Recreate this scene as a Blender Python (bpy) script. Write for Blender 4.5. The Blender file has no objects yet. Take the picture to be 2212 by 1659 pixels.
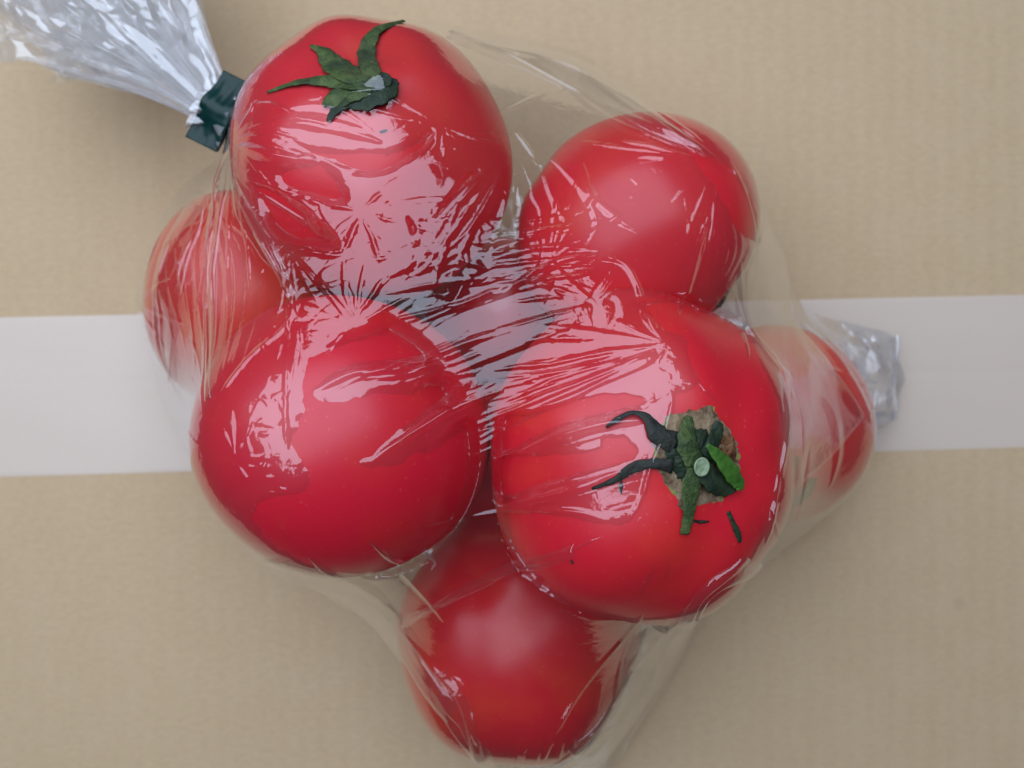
import bpy, math, random
import numpy as np
from mathutils import Vector, Matrix
from mathutils.bvhtree import BVHTree

random.seed(7)
rng = np.random.RandomState(7)
C = bpy.context.scene.collection
sc = bpy.context.scene
S = 0.01                      # everything below is worked out in centimetres

# ------------------------------------------------------------------ camera
H = 30.5                      # camera height over the cardboard, cm
FPX, CX, CY = 1781.0, 1106.0, 829.5
cam_d = bpy.data.cameras.new('camera')
cam = bpy.data.objects.new('camera', cam_d); C.objects.link(cam)
cam.location = (0, 0, H * S)
cam_d.sensor_width = 36.0
cam_d.lens = 36.0 * FPX / 2212.0
cam_d.clip_start = 0.01; cam_d.clip_end = 20.0
cam_d.dof.use_dof = True
cam_d.dof.focus_distance = 0.190
cam_d.dof.aperture_fstop = 12.0
sc.camera = cam

# ------------------------------------------------------------------ light
w = bpy.data.worlds.new('World'); sc.world = w; w.use_nodes = True
bg = w.node_tree.nodes['Background']
bg.inputs[0].default_value = (0.80, 0.86, 1.0, 1); bg.inputs[1].default_value = 0.035

def area(name, loc, target, sx, sy, power, col):
    l = bpy.data.lights.new(name, 'AREA'); l.shape = 'RECTANGLE'
    l.size = sx * S; l.size_y = sy * S; l.energy = power; l.color = col
    o = bpy.data.objects.new(name, l); C.objects.link(o)
    o.location = Vector(loc) * S
    d = (Vector(target) - Vector(loc)).normalized()
    o.rotation_euler = d.to_track_quat('-Z', 'Y').to_euler()
    return o
area('window_light', (-17, 25, 70), (-4, 2, 3), 112, 90, 10.4, (0.70, 0.81, 1.0))

sc.view_settings.view_transform = 'Standard'
sc.view_settings.look = 'None'
sc.view_settings.exposure = 0.0
sc.view_settings.gamma = 1.0
sc.cycles.max_bounces = 10
sc.cycles.transparent_max_bounces = 40
sc.cycles.glossy_bounces = 5
sc.cycles.caustics_reflective = False
sc.cycles.caustics_refractive = False
sc.cycles.sample_clamp_indirect = 4.0

# ------------------------------------------------------------------ helpers
def P(px, py, z):
    """photo pixel (2212 wide) + height -> point in cm"""
    k = (H - z) / FPX
    return np.array([(px - CX) * k, (CY - py) * k, z])

def link(name, verts, faces, mat, parent=None, smooth=True):
    me = bpy.data.meshes.new(name)
    verts = np.asarray(verts, dtype=np.float64) * S
    if isinstance(faces, np.ndarray):
        n = len(faces); k = faces.shape[1]
        me.vertices.add(len(verts)); me.vertices.foreach_set('co', verts.ravel())
        me.loops.add(n * k); me.loops.foreach_set('vertex_index', faces.ravel().astype(np.int32))
        me.polygons.add(n)
        me.polygons.foreach_set('loop_start', (np.arange(n) * k).astype(np.int32))
        me.update(calc_edges=True)
    else:
        me.from_pydata([tuple(v) for v in verts], [], faces); me.update()
    me.polygons.foreach_set('use_smooth', [smooth] * len(me.polygons))
    me.materials.append(mat)
    o = bpy.data.objects.new(name, me); C.objects.link(o)
    if parent: o.parent = parent; o.matrix_parent_inverse = Matrix.Translation(-parent.location)
    return o

def thing(name, label, cat, loc, group=None):
    o = bpy.data.objects.new(name, None); C.objects.link(o)
    o.location = Vector(loc) * S; o.empty_display_size = 0.01
    o['label'] = label; o['category'] = cat
    if group: o['group'] = group
    return o

def grid_faces(nu, nv, wrap=False):
    i = np.arange(nu if wrap else nu - 1); j = np.arange(nv - 1)
    I, J = np.meshgrid(i, j, indexing='ij')
    I2 = (I + 1) % nu
    return np.stack([I * nv + J, I2 * nv + J, I2 * nv + J + 1, I * nv + J + 1], -1).reshape(-1, 4)

def lattice(seed):
    r = np.random.RandomState(seed); return r.rand(256, 256) * 2 - 1
_lat = {}
def noise(x, y, seed=0):
    if seed not in _lat: _lat[seed] = lattice(seed + 100)
    L = _lat[seed]
    xi = np.floor(x).astype(int); yi = np.floor(y).astype(int)
    fx = x - xi; fy = y - yi
    fx = fx * fx * fx * (fx * (fx * 6 - 15) + 10); fy = fy * fy * fy * (fy * (fy * 6 - 15) + 10)
    a = L[xi % 256, yi % 256]; b = L[(xi + 1) % 256, yi % 256]
    c = L[xi % 256, (yi + 1) % 256]; d = L[(xi + 1) % 256, (yi + 1) % 256]
    return (a * (1 - fx) + b * fx) * (1 - fy) + (c * (1 - fx) + d * fx) * fy

def cells(x, y, seed=0, jitter=0.9):
    """distance to nearest and second nearest scattered point: crumpled facets"""
    if seed + 500 not in _lat: _lat[seed + 500] = np.random.RandomState(seed + 500).rand(64, 64, 2)
    R = _lat[seed + 500]
    xi = np.floor(x).astype(int); yi = np.floor(y).astype(int)
    f1 = np.full(x.shape, 9.0); f2 = np.full(x.shape, 9.0)
    for dx in (-1, 0, 1):
        for dy in (-1, 0, 1):
            p = R[(xi + dx) % 64, (yi + dy) % 64]
            d = np.hypot(xi + dx + 0.5 + (p[..., 0] - 0.5) * jitter - x, yi + dy + 0.5 + (p[..., 1] - 0.5) * jitter - y)
            f2 = np.minimum(f2, np.maximum(f1, d)); f1 = np.minimum(f1, d)
    return f1, f2

# ------------------------------------------------------------------ materials
def newmat(name):
    m = bpy.data.materials.new(name); m.use_nodes = True
    nt = m.node_tree; nt.nodes.clear()
    out = nt.nodes.new('ShaderNodeOutputMaterial')
    return m, nt, out
def N(nt, t, **kw):
    n = nt.nodes.new(t)
    for k, v in kw.items(): setattr(n, k, v)
    return n
def ramp(nt, stops, inp):
    r = N(nt, 'ShaderNodeValToRGB'); e = r.color_ramp.elements
    while len(e) < len(stops): e.new(0.5)
    for k, (p, c) in enumerate(stops):
        e[k].position = p; e[k].color = (*c, 1) if len(c) == 3 else c
    nt.links.new(inp, r.inputs[0]); return r.outputs[0]
def tex_noise(nt, scale, detail=4, rough=0.55, vec=None, dist=0.0):
    n = N(nt, 'ShaderNodeTexNoise'); n.inputs['Scale'].default_value = scale
    n.inputs['Detail'].default_value = detail; n.inputs['Roughness'].default_value = rough
    n.inputs['Distortion'].default_value = dist
    if vec is not None: nt.links.new(vec, n.inputs['Vector'])
    return n
def objco(nt, scale=(1, 1, 1)):
    t = N(nt, 'ShaderNodeTexCoord'); m = N(nt, 'ShaderNodeMapping')
    m.inputs['Scale'].default_value = scale
    nt.links.new(t.outputs['Object'], m.inputs[0]); return m.outputs[0]
def mixc(nt, fac, a, b, mode='MIX'):
    m = N(nt, 'ShaderNodeMix', data_type='RGBA', blend_type=mode)
    for k, v in ((0, fac), (6, a), (7, b)):
        if hasattr(v, 'is_output'): nt.links.new(v, m.inputs[k])
        elif k == 0: m.inputs[0].default_value = v
        else: m.inputs[k].default_value = (*v, 1)
    return m.outputs[2]
def mathn(nt, op, a, b=None, clamp=False):
    m = N(nt, 'ShaderNodeMath', operation=op, use_clamp=clamp)
    for k, v in ((0, a), (1, b)):
        if v is None: continue
        if hasattr(v, 'is_output'): nt.links.new(v, m.inputs[k])
        else: m.inputs[k].default_value = v
    return m.outputs[0]
def bump(nt, h, strength, dist):
    b = N(nt, 'ShaderNodeBump'); b.inputs['Strength'].default_value = strength
    b.inputs['Distance'].default_value = dist; nt.links.new(h, b.inputs['Height']); return b.outputs[0]
def principled(nt, out, col=None, rough=0.5, spec=0.5, normal=None, coat=0.0, coat_rough=0.1, sss=0.0):
    p = N(nt, 'ShaderNodeBsdfPrincipled')
    if hasattr(col, 'is_output'): nt.links.new(col, p.inputs['Base Color'])
    elif col: p.inputs['Base Color'].default_value = (*col, 1)
    if hasattr(rough, 'is_output'): nt.links.new(rough, p.inputs['Roughness'])
    else: p.inputs['Roughness'].default_value = rough
    p.inputs['Specular IOR Level'].default_value = spec
    p.inputs['Coat Weight'].default_value = coat; p.inputs['Coat Roughness'].default_value = coat_rough
    if sss:
        p.inputs['Subsurface Weight'].default_value = sss
        p.inputs['Subsurface Radius'].default_value = (1.0, 0.25, 0.12)
        p.inputs['Subsurface Scale'].default_value = 0.004
    if normal is not None: nt.links.new(normal, p.inputs['Normal'])
    nt.links.new(p.outputs[0], out.inputs[0]); return p

def mat_film(name, haze=0.011, rough=0.025, gain=1.0, bumps=0.16, f0=0.038, hazecol=(0.9, 0.92, 0.95), tint=(0.98, 0.98, 0.978)):
    m, nt, out = newmat(name)
    co = objco(nt)
    n1 = tex_noise(nt, 260, 3, 0.6, co, 0.8); n2 = tex_noise(nt, 1400, 2, 0.5, co)
    hsum = mathn(nt, 'ADD', n1.outputs[0], mathn(nt, 'MULTIPLY', n2.outputs[0], 0.12))
    nb = bump(nt, hsum, bumps, 0.0006)
    lw = N(nt, 'ShaderNodeLayerWeight'); lw.inputs[0].default_value = 0.5
    nt.links.new(nb, lw.inputs['Normal'])
    f = mathn(nt, 'ADD', mathn(nt, 'MULTIPLY', mathn(nt, 'POWER', lw.outputs['Facing'], 5.0), 1 - f0), f0)
    r = mathn(nt, 'DIVIDE', mathn(nt, 'MULTIPLY', f, 2.0 * gain), mathn(nt, 'ADD', f, 1.0), clamp=True)
    tr = N(nt, 'ShaderNodeBsdfTransparent'); tr.inputs[0].default_value = (*tint, 1)
    gl = N(nt, 'ShaderNodeBsdfGlossy'); gl.inputs['Roughness'].default_value = rough
    gl.inputs[0].default_value = (0.97, 0.98, 1.0, 1)
    nt.links.new(nb, gl.inputs['Normal'])
    df = N(nt, 'ShaderNodeBsdfTranslucent'); df.inputs[0].default_value = (*hazecol, 1)
    dd = N(nt, 'ShaderNodeBsdfDiffuse'); dd.inputs[0].default_value = (*hazecol, 1)
    md = N(nt, 'ShaderNodeMixShader'); md.inputs[0].default_value = 0.35
    nt.links.new(dd.outputs[0], md.inputs[1]); nt.links.new(df.outputs[0], md.inputs[2])
    m1 = N(nt, 'ShaderNodeMixShader'); m1.inputs[0].default_value = haze
    nt.links.new(tr.outputs[0], m1.inputs[1]); nt.links.new(md.outputs[0], m1.inputs[2])
    m2 = N(nt, 'ShaderNodeMixShader'); nt.links.new(r, m2.inputs[0])
    nt.links.new(m1.outputs[0], m2.inputs[1]); nt.links.new(gl.outputs[0], m2.inputs[2])
    nt.links.new(m2.outputs[0], out.inputs[0])
    return m
M_FILM = mat_film('clear_film')
M_UNDER = mat_film('clear_film_underside', haze=0.004, rough=0.06, bumps=0.2, f0=0.035)
M_FLAP = mat_film('shade_tinted_film', haze=0.05, rough=0.06, gain=0.8, bumps=0.3, tint=(0.80, 0.80, 0.80))  # grey tint paints in the shadow and dark reflection at the corner flap
M_TAIL = mat_film('gathered_film', haze=0.24, rough=0.20, hazecol=(0.97, 0.98, 1.0), gain=1.25, bumps=0.12, f0=0.06)

def mat_tomato(name, base=(0.60, 0.012, 0.014), alt=(0.68, 0.045, 0.012), seed=0.0, amt=0.5, rough=0.30):
    m, nt, out = newmat(name)
    t = N(nt, 'ShaderNodeTexCoord'); mp = N(nt, 'ShaderNodeMapping')
    mp.inputs['Location'].default_value = (seed, seed * 0.7, seed * 1.3)
    nt.links.new(t.outputs['Object'], mp.inputs[0]); co = mp.outputs[0]
    big = tex_noise(nt, 22, 3, 0.6, co)
    c = mixc(nt, mathn(nt, 'MULTIPLY', ramp(nt, [(0.48, (0, 0, 0)), (0.75, (1, 1, 1))], big.outputs[0]), amt), base, alt)
    mott = tex_noise(nt, 160, 4, 0.6, co)
    c = mixc(nt, mathn(nt, 'MULTIPLY', mott.outputs[0], 0.22), c, (0.42, 0.004, 0.014))
    v = N(nt, 'ShaderNodeTexVoronoi'); v.inputs['Scale'].default_value = 420; nt.links.new(co, v.inputs['Vector'])
    dots = ramp(nt, [(0.05, (1, 1, 1)), (0.16, (0, 0, 0))], v.outputs['Distance'])
    c = mixc(nt, mathn(nt, 'MULTIPLY', dots, 0.22), c, (0.85, 0.22, 0.08))
    patch_n = tex_noise(nt, 34, 2, 0.5, co, 1.2)
    c = mixc(nt, mathn(nt, 'MULTIPLY', ramp(nt, [(0.55, (0, 0, 0)), (0.80, (1, 1, 1))], patch_n.outputs[0]), 0.30 * amt), c, (0.72, 0.10, 0.02))
    v2 = N(nt, 'ShaderNodeTexVoronoi'); v2.inputs['Scale'].default_value = 38; nt.links.new(co, v2.inputs['Vector'])
    sp2 = ramp(nt, [(0.02, (1, 1, 1)), (0.035, (0, 0, 0))], v2.outputs['Distance'])
    c = mixc(nt, mathn(nt, 'MULTIPLY', sp2, 0.6), c, (0.10, 0.03, 0.015))
    fine = tex_noise(nt, 900, 3, 0.5, co)
    nb = bump(nt, fine.outputs[0], 0.12, 0.0002)
    rr = mathn(nt, 'ADD', mathn(nt, 'MULTIPLY', mott.outputs[0], 0.12), rough - 0.06)
    principled(nt, out, c, rr, 0.42, nb, coat=0.30, coat_rough=0.38, sss=0.25)
    return m

def mat_simple(name, c1, c2, scale=300, rough=0.6, bstr=0.4, spec=0.4, bdist=0.0006, stretch=(1, 1, 1), lo=0.35, hi=0.65):
    m, nt, out = newmat(name)
    co = objco(nt, stretch)
    n = tex_noise(nt, scale, 5, 0.65, co, 0.4)
    c = mixc(nt, ramp(nt, [(lo, (0, 0, 0)), (hi, (1, 1, 1))], n.outputs[0]), c1, c2)
    n2 = tex_noise(nt, scale * 3, 4, 0.6, co)
    principled(nt, out, c, rough, spec, bump(nt, n2.outputs[0], bstr, bdist))
    return m
def mat_sepal():
    m, nt, out = newmat('sepal_green')
    co = objco(nt); n = tex_noise(nt, 170, 5, 0.7, co, 0.6)
    c = ramp(nt, [(0.30, (0.016, 0.030, 0.010)), (0.48, (0.045, 0.080, 0.020)), (0.62, (0.105, 0.150, 0.042)), (0.75, (0.13, 0.10, 0.045))], n.outputs[0])
    n2 = tex_noise(nt, 800, 4, 0.6, co)
    c = mixc(nt, mathn(nt, 'MULTIPLY', n2.outputs[0], 0.35), c, (0.02, 0.03, 0.012))
    principled(nt, out, c, 0.55, 0.35, bump(nt, n2.outputs[0], 0.8, 0.0008)); return m
M_SEPAL = mat_sepal()
M_SEPAL_FLAT = mat_simple('sepal_plain', (0.030, 0.060, 0.014), (0.095, 0.140, 0.042), 260, 0.55, 0.6)
M_SEPAL_DARK = mat_simple('sepal_blackened', (0.006, 0.007, 0.006), (0.028, 0.032, 0.022), 300, 0.6, 0.6)
M_SEPAL_BRIGHT = mat_simple('sepal_bright_green', (0.03, 0.10, 0.012), (0.07, 0.19, 0.025), 300, 0.45, 0.5)
M_CALYX_DARK = mat_simple('calyx_dark_green', (0.006, 0.016, 0.008), (0.024, 0.046, 0.018), 300, 0.6, 0.7)
M_CORK = mat_simple('corky_scar', (0.09, 0.05, 0.028), (0.36, 0.26, 0.155), 260, 0.85, 0.7, 0.2, 0.0007)
M_CORK_BROWN = mat_simple('brown_scar', (0.09, 0.03, 0.012), (0.26, 0.13, 0.06), 330, 0.85, 1.0, 0.2, 0.001)
M_CORK_RIM = mat_simple('green_scar_rim', (0.26, 0.20, 0.05), (0.20, 0.26, 0.06), 400, 0.6, 0.6)
M_STEM_CUT = mat_simple('cut_stem', (0.17, 0.25, 0.13), (0.34, 0.42, 0.26), 500, 0.6, 0.6)
M_YELLOW = mat_simple('pale_shoulder', (0.55, 0.16, 0.05), (0.60, 0.05, 0.02), 200, 0.4, 0.1)

def mat_band():
    m, nt, out = newmat('green_closure_tape')
    co = objco(nt); n = tex_noise(nt, 90, 3, 0.5, co)
    c = mixc(nt, n.outputs[0], (0.001, 0.012, 0.012), (0.002, 0.040, 0.032))
    n2 = tex_noise(nt, 60, 1, 0.5, co)
    principled(nt, out, c, 0.32, 0.3, bump(nt, n2.outputs[0], 0.12, 0.001)); return m
M_BAND = mat_band()

def mat_cardboard():
    m, nt, out = newmat('brown_cardboard')
    co = objco(nt)
    a = tex_noise(nt, 9, 3, 0.6, co); b = tex_noise(nt, 330, 5, 0.7, objco(nt, (1, 1.8, 1)))
    d = tex_noise(nt, 60, 4, 0.6, co)
    c = mixc(nt, a.outputs[0], (0.595, 0.435, 0.25), (0.61, 0.45, 0.262))
    c = mixc(nt, ramp(nt, [(0.35, (0, 0, 0)), (0.7, (1, 1, 1))], b.outputs[0]), c, (0.54, 0.38, 0.232))
    c = mixc(nt, mathn(nt, 'MULTIPLY', ramp(nt, [(0.4, (0, 0, 0)), (0.7, (1, 1, 1))], d.outputs[0]), 0.16), c, (0.66, 0.50, 0.34))
    v = N(nt, 'ShaderNodeTexVoronoi'); v.inputs['Scale'].default_value = 26; nt.links.new(co, v.inputs['Vector'])
    sp = ramp(nt, [(0.035, (1, 1, 1)), (0.075, (0, 0, 0))], v.outputs['Distance'])
    c = mixc(nt, mathn(nt, 'MULTIPLY', sp, 0.12), c, (0.14, 0.10, 0.07))
    wv = N(nt, 'ShaderNodeTexWave'); wv.inputs['Scale'].default_value = 42; wv.inputs['Distortion'].default_value = 1.2
    wv.bands_direction = 'X'; nt.links.new(co, wv.inputs['Vector'])
    hh = mathn(nt, 'ADD', mathn(nt, 'MULTIPLY', wv.outputs[1], 0.9), b.outputs[0])
    c = mixc(nt, mathn(nt, 'MULTIPLY', wv.outputs[1], 0.06), c, (0.52, 0.37, 0.22))
    principled(nt, out, c, 0.85, 0.2, bump(nt, hh, 0.25, 0.0004)); return m
M_CARD = mat_cardboard()
def mat_ptape():
    m, nt, out = newmat('pale_packing_tape')
    co = objco(nt, (1, 6, 1)); a = tex_noise(nt, 12, 4, 0.6, co); b = tex_noise(nt, 500, 3, 0.6, objco(nt))
    c = mixc(nt, a.outputs[0], (0.69, 0.55, 0.425), (0.72, 0.585, 0.462))
    c = mixc(nt, mathn(nt, 'MULTIPLY', b.outputs[0], 0.3), c, (0.55, 0.50, 0.46))
    principled(nt, out, c, 0.38, 0.45, bump(nt, b.outputs[0], 0.12, 0.0003)); return m
M_PTAPE = mat_ptape()

# ------------------------------------------------------------------ cardboard box top and packing tape
def slab(name, quad, z0, z1, mat, parent):
    """quad: four xy corners"""
    v = [(x, y, z0) for x, y in quad] + [(x, y, z1) for x, y in quad]
    f = [(3, 2, 1, 0), (4, 5, 6, 7)] + [(k, (k + 1) % 4, 4 + (k + 1) % 4, 4 + k) for k in range(4)]
    return link(name, v, f, mat, parent, smooth=False)
box = thing('cardboard_box', 'plain brown cardboard box top with pale packing tape under the tomato bag', 'cardboard box', (0, 0, 0))
def seam_y(x): return (CY - 815) * H / FPX + 0.012 * x
XL, XR = -30.0, 30.0
slab('flap', [(XL, seam_y(XL) + 0.06), (XR, seam_y(XR) + 0.06), (XR, 24), (XL, 24)], -0.4, 0.0, M_CARD, box)
slab('flap', [(XL, -24), (XR, -24), (XR, seam_y(XR) - 0.06), (XL, seam_y(XL) - 0.06)], -0.4, 0.0, M_CARD, box)
# tape: a sheet with a shallow trough over the gap between the flaps
tl, tr_ = P(0, 686, 0), P(2212, 637, 0); bl, br = P(0, 1030, 0), P(2212, 966, 0)
def lineat(a, b, x): return a[1] + (b[1] - a[1]) * (x - a[0]) / (b[0] - a[0])
nx, ny = 240, 60; tv = []
for i in range(nx):
    x = XL + (XR - XL) * i / (nx - 1)
    y0, y1 = lineat(bl, br, x), lineat(tl, tr_, x)
    for j in range(ny):
        y = y0 + (y1 - y0) * j / (ny - 1)
        z = 0.012 - (0.010 if x > 0 else 0.004) * math.exp(-((y - seam_y(x)) / 0.13) ** 2) * (0.8 + 0.2 * math.sin(x * 1.7))
        z += 0.004 * math.sin(x * 0.9 + y * 2.0)
        if j in (0, ny - 1): z = 0.004
        tv.append((x, y, z))
link('packing_tape', tv, grid_faces(nx, ny), M_PTAPE, box)

# ------------------------------------------------------------------ tomatoes
def basis(n):
    n = np.array(n, float); n /= np.linalg.norm(n)
    a = np.array([0, 1, 0.3]) if abs(n[1]) < 0.8 else np.array([1, 0, 0.2])
    u = np.cross(a, n); u /= np.linalg.norm(u); v = np.cross(n, u)
    return np.stack([u, v, n], 1)

TOM = {}
def tomato(key, px, py, z, R, axis, scl, mat, label, lobes=5, lobe=0.02, dimple=0.13, flat=0.94, tilt=0.0, seed=0):
    c = P(px, py, z)
    nu, nv = 120, 90
    phi = np.arange(nu) * 2 * np.pi / nu; th = np.linspace(0.0005, np.pi - 0.0005, nv)
    PH, TH = np.meshgrid(phi, th, indexing='ij')
    rs = np.random.RandomState(seed + 11)
    ph0, ph1, ph2 = rs.rand(3) * 6.28
    r = 1 + lobe * (np.cos(lobes * PH + ph0) + 0.5 * np.cos((lobes - 2) * PH + ph1)) * np.sin(TH) ** 1.5 * (0.45 + 0.55 * np.cos(TH / 1.3) ** 2)
    r += 0.018 * np.cos(2 * PH + ph2) * np.sin(TH) ** 2
    r -= dimple * np.exp(-(TH / 0.30) ** 2) * (1 + 0.08 * np.cos(lobes * PH + ph0) * np.clip(TH / 0.3, 0, 1))
    r -= 0.035 * np.exp(-((np.pi - TH) / 0.18) ** 2)
    x = r * np.sin(TH) * np.cos(PH); y = r * np.sin(TH) * np.sin(PH); zz = r * np.cos(TH) * flat
    L = np.stack([x, y, zz], -1).reshape(-1, 3) @ basis(axis).T
    # normalise so that the outline keeps its measured size, then squash to the measured proportions
    L = L / np.abs(L).max(0) * R * np.array(scl)
    ct, st = math.cos(tilt), math.sin(tilt)
    L[:, :2] = L[:, :2] @ np.array([[ct, st], [-st, ct]])
    V = L + c
    t = thing('tomato', label, 'tomato', (c[0], c[1], V[:, 2].min()), 'tomatoes in the clear bag')
    F = grid_faces(nu, nv, wrap=True)
    o = link('tomato_skin', V, F, mat, t)
    bvh = BVHTree.FromPolygons([Vector(v) for v in V.tolist()], [tuple(f) for f in F.tolist()])
    TOM[key] = dict(t=t, c=c, bvh=bvh, V=V)
    return t

red = mat_tomato('ripe_red_skin', (0.72, 0.022, 0.034), (0.76, 0.07, 0.022), 0.3, 0.6)
red_b = mat_tomato('ripe_red_skin_b', (0.66, 0.012, 0.032), (0.72, 0.05, 0.014), 1.1, 0.45, 0.36)
red_c = mat_tomato('bright_red_skin', (0.66, 0.014, 0.030), (0.73, 0.045, 0.018), 2.2, 0.6, 0.36)
red_f = mat_tomato('deep_red_skin', (0.63, 0.011, 0.018), (0.76, 0.09, 0.012), 5.3, 0.7, 0.30)
red_e = mat_tomato('orange_red_skin', (0.74, 0.035, 0.025), (0.80, 0.13, 0.03), 3.7, 0.6)
red_g = mat_tomato('pale_red_skin', (0.80, 0.05, 0.04), (0.82, 0.10, 0.045), 4.9, 0.5, 0.36)

tomato('A', 806, 350, 7.0, 3.98, (-0.02, 0.53, 0.85), (1.0, 1.0, 0.95), red,
       'large red tomato topmost in the bag, olive green sepals showing, nearest the closure tape', 6, 0.03, 0.12, 0.93, seed=1)
tomato('B', 745, 940, 8.3, 3.84, (-0.75, -0.35, -0.5), (1.02, 0.975, 0.95), red_b,
       'smooth red tomato on the left of the front pair, with no calyx in view', 5, 0.012, 0.1, 0.96, seed=2)
tomato('C', 1382, 985, 8.2, 4.05, (0.40, -0.07, 0.91), (1.0, 1.12, 0.93), red_c,
       'biggest red tomato, its brown corky scar and green stem stub facing up', 6, 0.035, 0.09, 0.95, 0.10, seed=3)
tomato('D', 1372, 500, 5.7, 3.67, (0.62, -0.72, -0.10), (1.02, 0.92, 0.90), red,
       'upper right red tomato, its calyx turned down towards the biggest tomato', 5, 0.03, 0.12, 0.95, 0.30, seed=4)
tomato('E', 545, 655, 3.6, 3.35, (-0.5, 0.5, -0.6), (0.98, 1.10, 0.98), red_e,
       'orange-red tomato low at the left edge of the bag, behind streaky film', 5, 0.018, 0.1, 0.95, seed=5)
tomato('F', 1118, 1368, 3.65, 3.85, (0.3, -0.6, -0.7), (1.02, 1.05, 0.93), red_f,
       'red tomato at the bottom end of the bag with soft pale glints', 6, 0.034, 0.1, 0.95, seed=6)
tomato('G', 1672, 920, 3.2, 3.15, (0.25, -0.85, 0.42), (1.0, 1.06, 0.96), red_g,
       'pale red tomato at the right edge, partly hidden behind the biggest tomato', 5, 0.02, 0.1, 0.95, seed=7)
tomato('H', 1078, 672, 1.9, 2.55, (0.2, 0.3, -0.9), (1.0, 1.0, 0.98), red_f,
       'dark red tomato deep in the wide central gap between the upper and front tomatoes', 5, 0.015, 0.1, 0.95, seed=8)
tomato('I', 1068, 985, 2.2, 2.35, (0.2, 0.3, -0.9), (0.95, 1.1, 0.95), red_f,
       'added dark red tomato that darkens the narrow slit between the two front tomatoes', 5, 0.015, 0.1, 0.95, seed=9)  # invented fruit, hides the bright packing tape so the slit looks dark

def hit(key, px, py):
    o = Vector((0, 0, H)); d = (Vector(P(px, py, 0)) - o).normalized()
    h = TOM[key]['bvh'].ray_cast(o, d)
    if h[0] is None:
        h = TOM[key]['bvh'].find_nearest(Vector(P(px, py, TOM[key]['c'][2])))
    p, n = np.array(h[0]), np.array(h[1])
    if np.dot(n, p - TOM[key]['c']) < 0: n = -n
    return p, n

def catmull(pts, n):
    pts = np.array(pts, float)
    Q = np.vstack([2 * pts[0] - pts[1], pts, 2 * pts[-1] - pts[-2]])
    out = []
    m = len(pts) - 1
    for s in np.linspace(0, m, n):
        i = min(int(s), m - 1); t = s - i
        p0, p1, p2, p3 = Q[i], Q[i + 1], Q[i + 2], Q[i + 3]
        out.append(0.5 * ((2 * p1) + (-p0 + p2) * t + (2 * p0 - 5 * p1 + 4 * p2 - p3) * t * t + (-p0 + 3 * p1 - 3 * p2 + p3) * t ** 3))
    return np.array(out)

def sepal(key, pts, mat, name='sepal', thick=0.03, keel=0.13, seed=0, label=None, parent=None):
    """pts: (px, py, half width in px, lift in cm) down the middle of the leaf"""
    P3, Nn, W = [], [], []
    for px, py, hw, lift in pts:
        p, n = hit(key, px, py); P3.append(np.concatenate([p + n * lift, [hw * (H - p[2]) / FPX], n]))
    Q = catmull(P3, 26)
    pos, wd, nn = Q[:, :3], np.maximum(Q[:, 3], 0.004), Q[:, 4:7]
    nn /= np.linalg.norm(nn, axis=1)[:, None]
    tg = np.gradient(pos, axis=0); tg /= np.linalg.norm(tg, axis=1)[:, None] + 1e-9
    sd = np.cross(tg, nn); sd /= np.linalg.norm(sd, axis=1)[:, None] + 1e-9
    K = 14; rs = np.random.RandomState(seed)
    V = []
    for i in range(len(pos)):
        wob = 1 + 0.07 * math.sin(i * 1.3 + seed) + 0.035 * rs.randn()
        for k in range(K):
            a = 2 * math.pi * k / K
            s, h = math.cos(a), math.sin(a)
            up = (h * thick * 0.5 + keel * wd[i] * (1 - abs(s)) * (0.9 if h > 0 else 0.45)) + 0.10 * wd[i] * math.sin(i * 0.35 + 2 * s + seed)
            V.append(pos[i] + sd[i] * s * wd[i] * wob + nn[i] * up)
    F = [(i * K + k, i * K + (k + 1) % K, (i + 1) * K + (k + 1) % K, (i + 1) * K + k) for i in range(len(pos) - 1) for k in range(K)]
    F += [tuple(range(K))[::-1], tuple((len(pos) - 1) * K + k for k in range(K))]
    o = link(name, V, F, mat, parent or TOM[key]['t'])
    if label: o['label'] = label
    return o

def patch(key, outline, mat, name, lift, dome=0.0, rings=14, rough=0.0, seed=0, inner=None):
    """thin raised crust on the skin, with an uneven outline given in photo pixels"""
    ol = np.array(outline, float)
    cl = catmull(np.vstack([ol, ol[:1]]), 120)[:-1]
    rs = np.random.RandomState(seed)
    jag = noise(np.arange(len(cl)) * 0.45, np.zeros(len(cl)) + seed, 3) * 0.05 + rs.randn(len(cl)) * 0.010
    cen = ol.mean(0)
    V = []; n = len(cl)
    for r in range(rings + 1):
        t = r / rings
        for k in range(n):
            q = cen + (cl[k] - cen) * (t * (1 + jag[k] * t))
            p, nn = hit(key, *q)
            e = 1 - t ** 6
            V.append(p + nn * (lift * e - 0.02 * (t ** 6) + dome * (1 - t * t) + rough * noise(np.array(p[0] * 9.), np.array(p[1] * 9.), seed + 20) * e
                               + rough * 0.5 * noise(np.array(p[0] * 26.), np.array(p[1] * 26.), seed + 21) * e))
    F = [(r * n + k, r * n + (k + 1) % n, (r + 1) * n + (k + 1) % n, (r + 1) * n + k) for r in range(rings) for k in range(n)]
    return link(name, V, F, mat, TOM[key]['t'])

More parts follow.
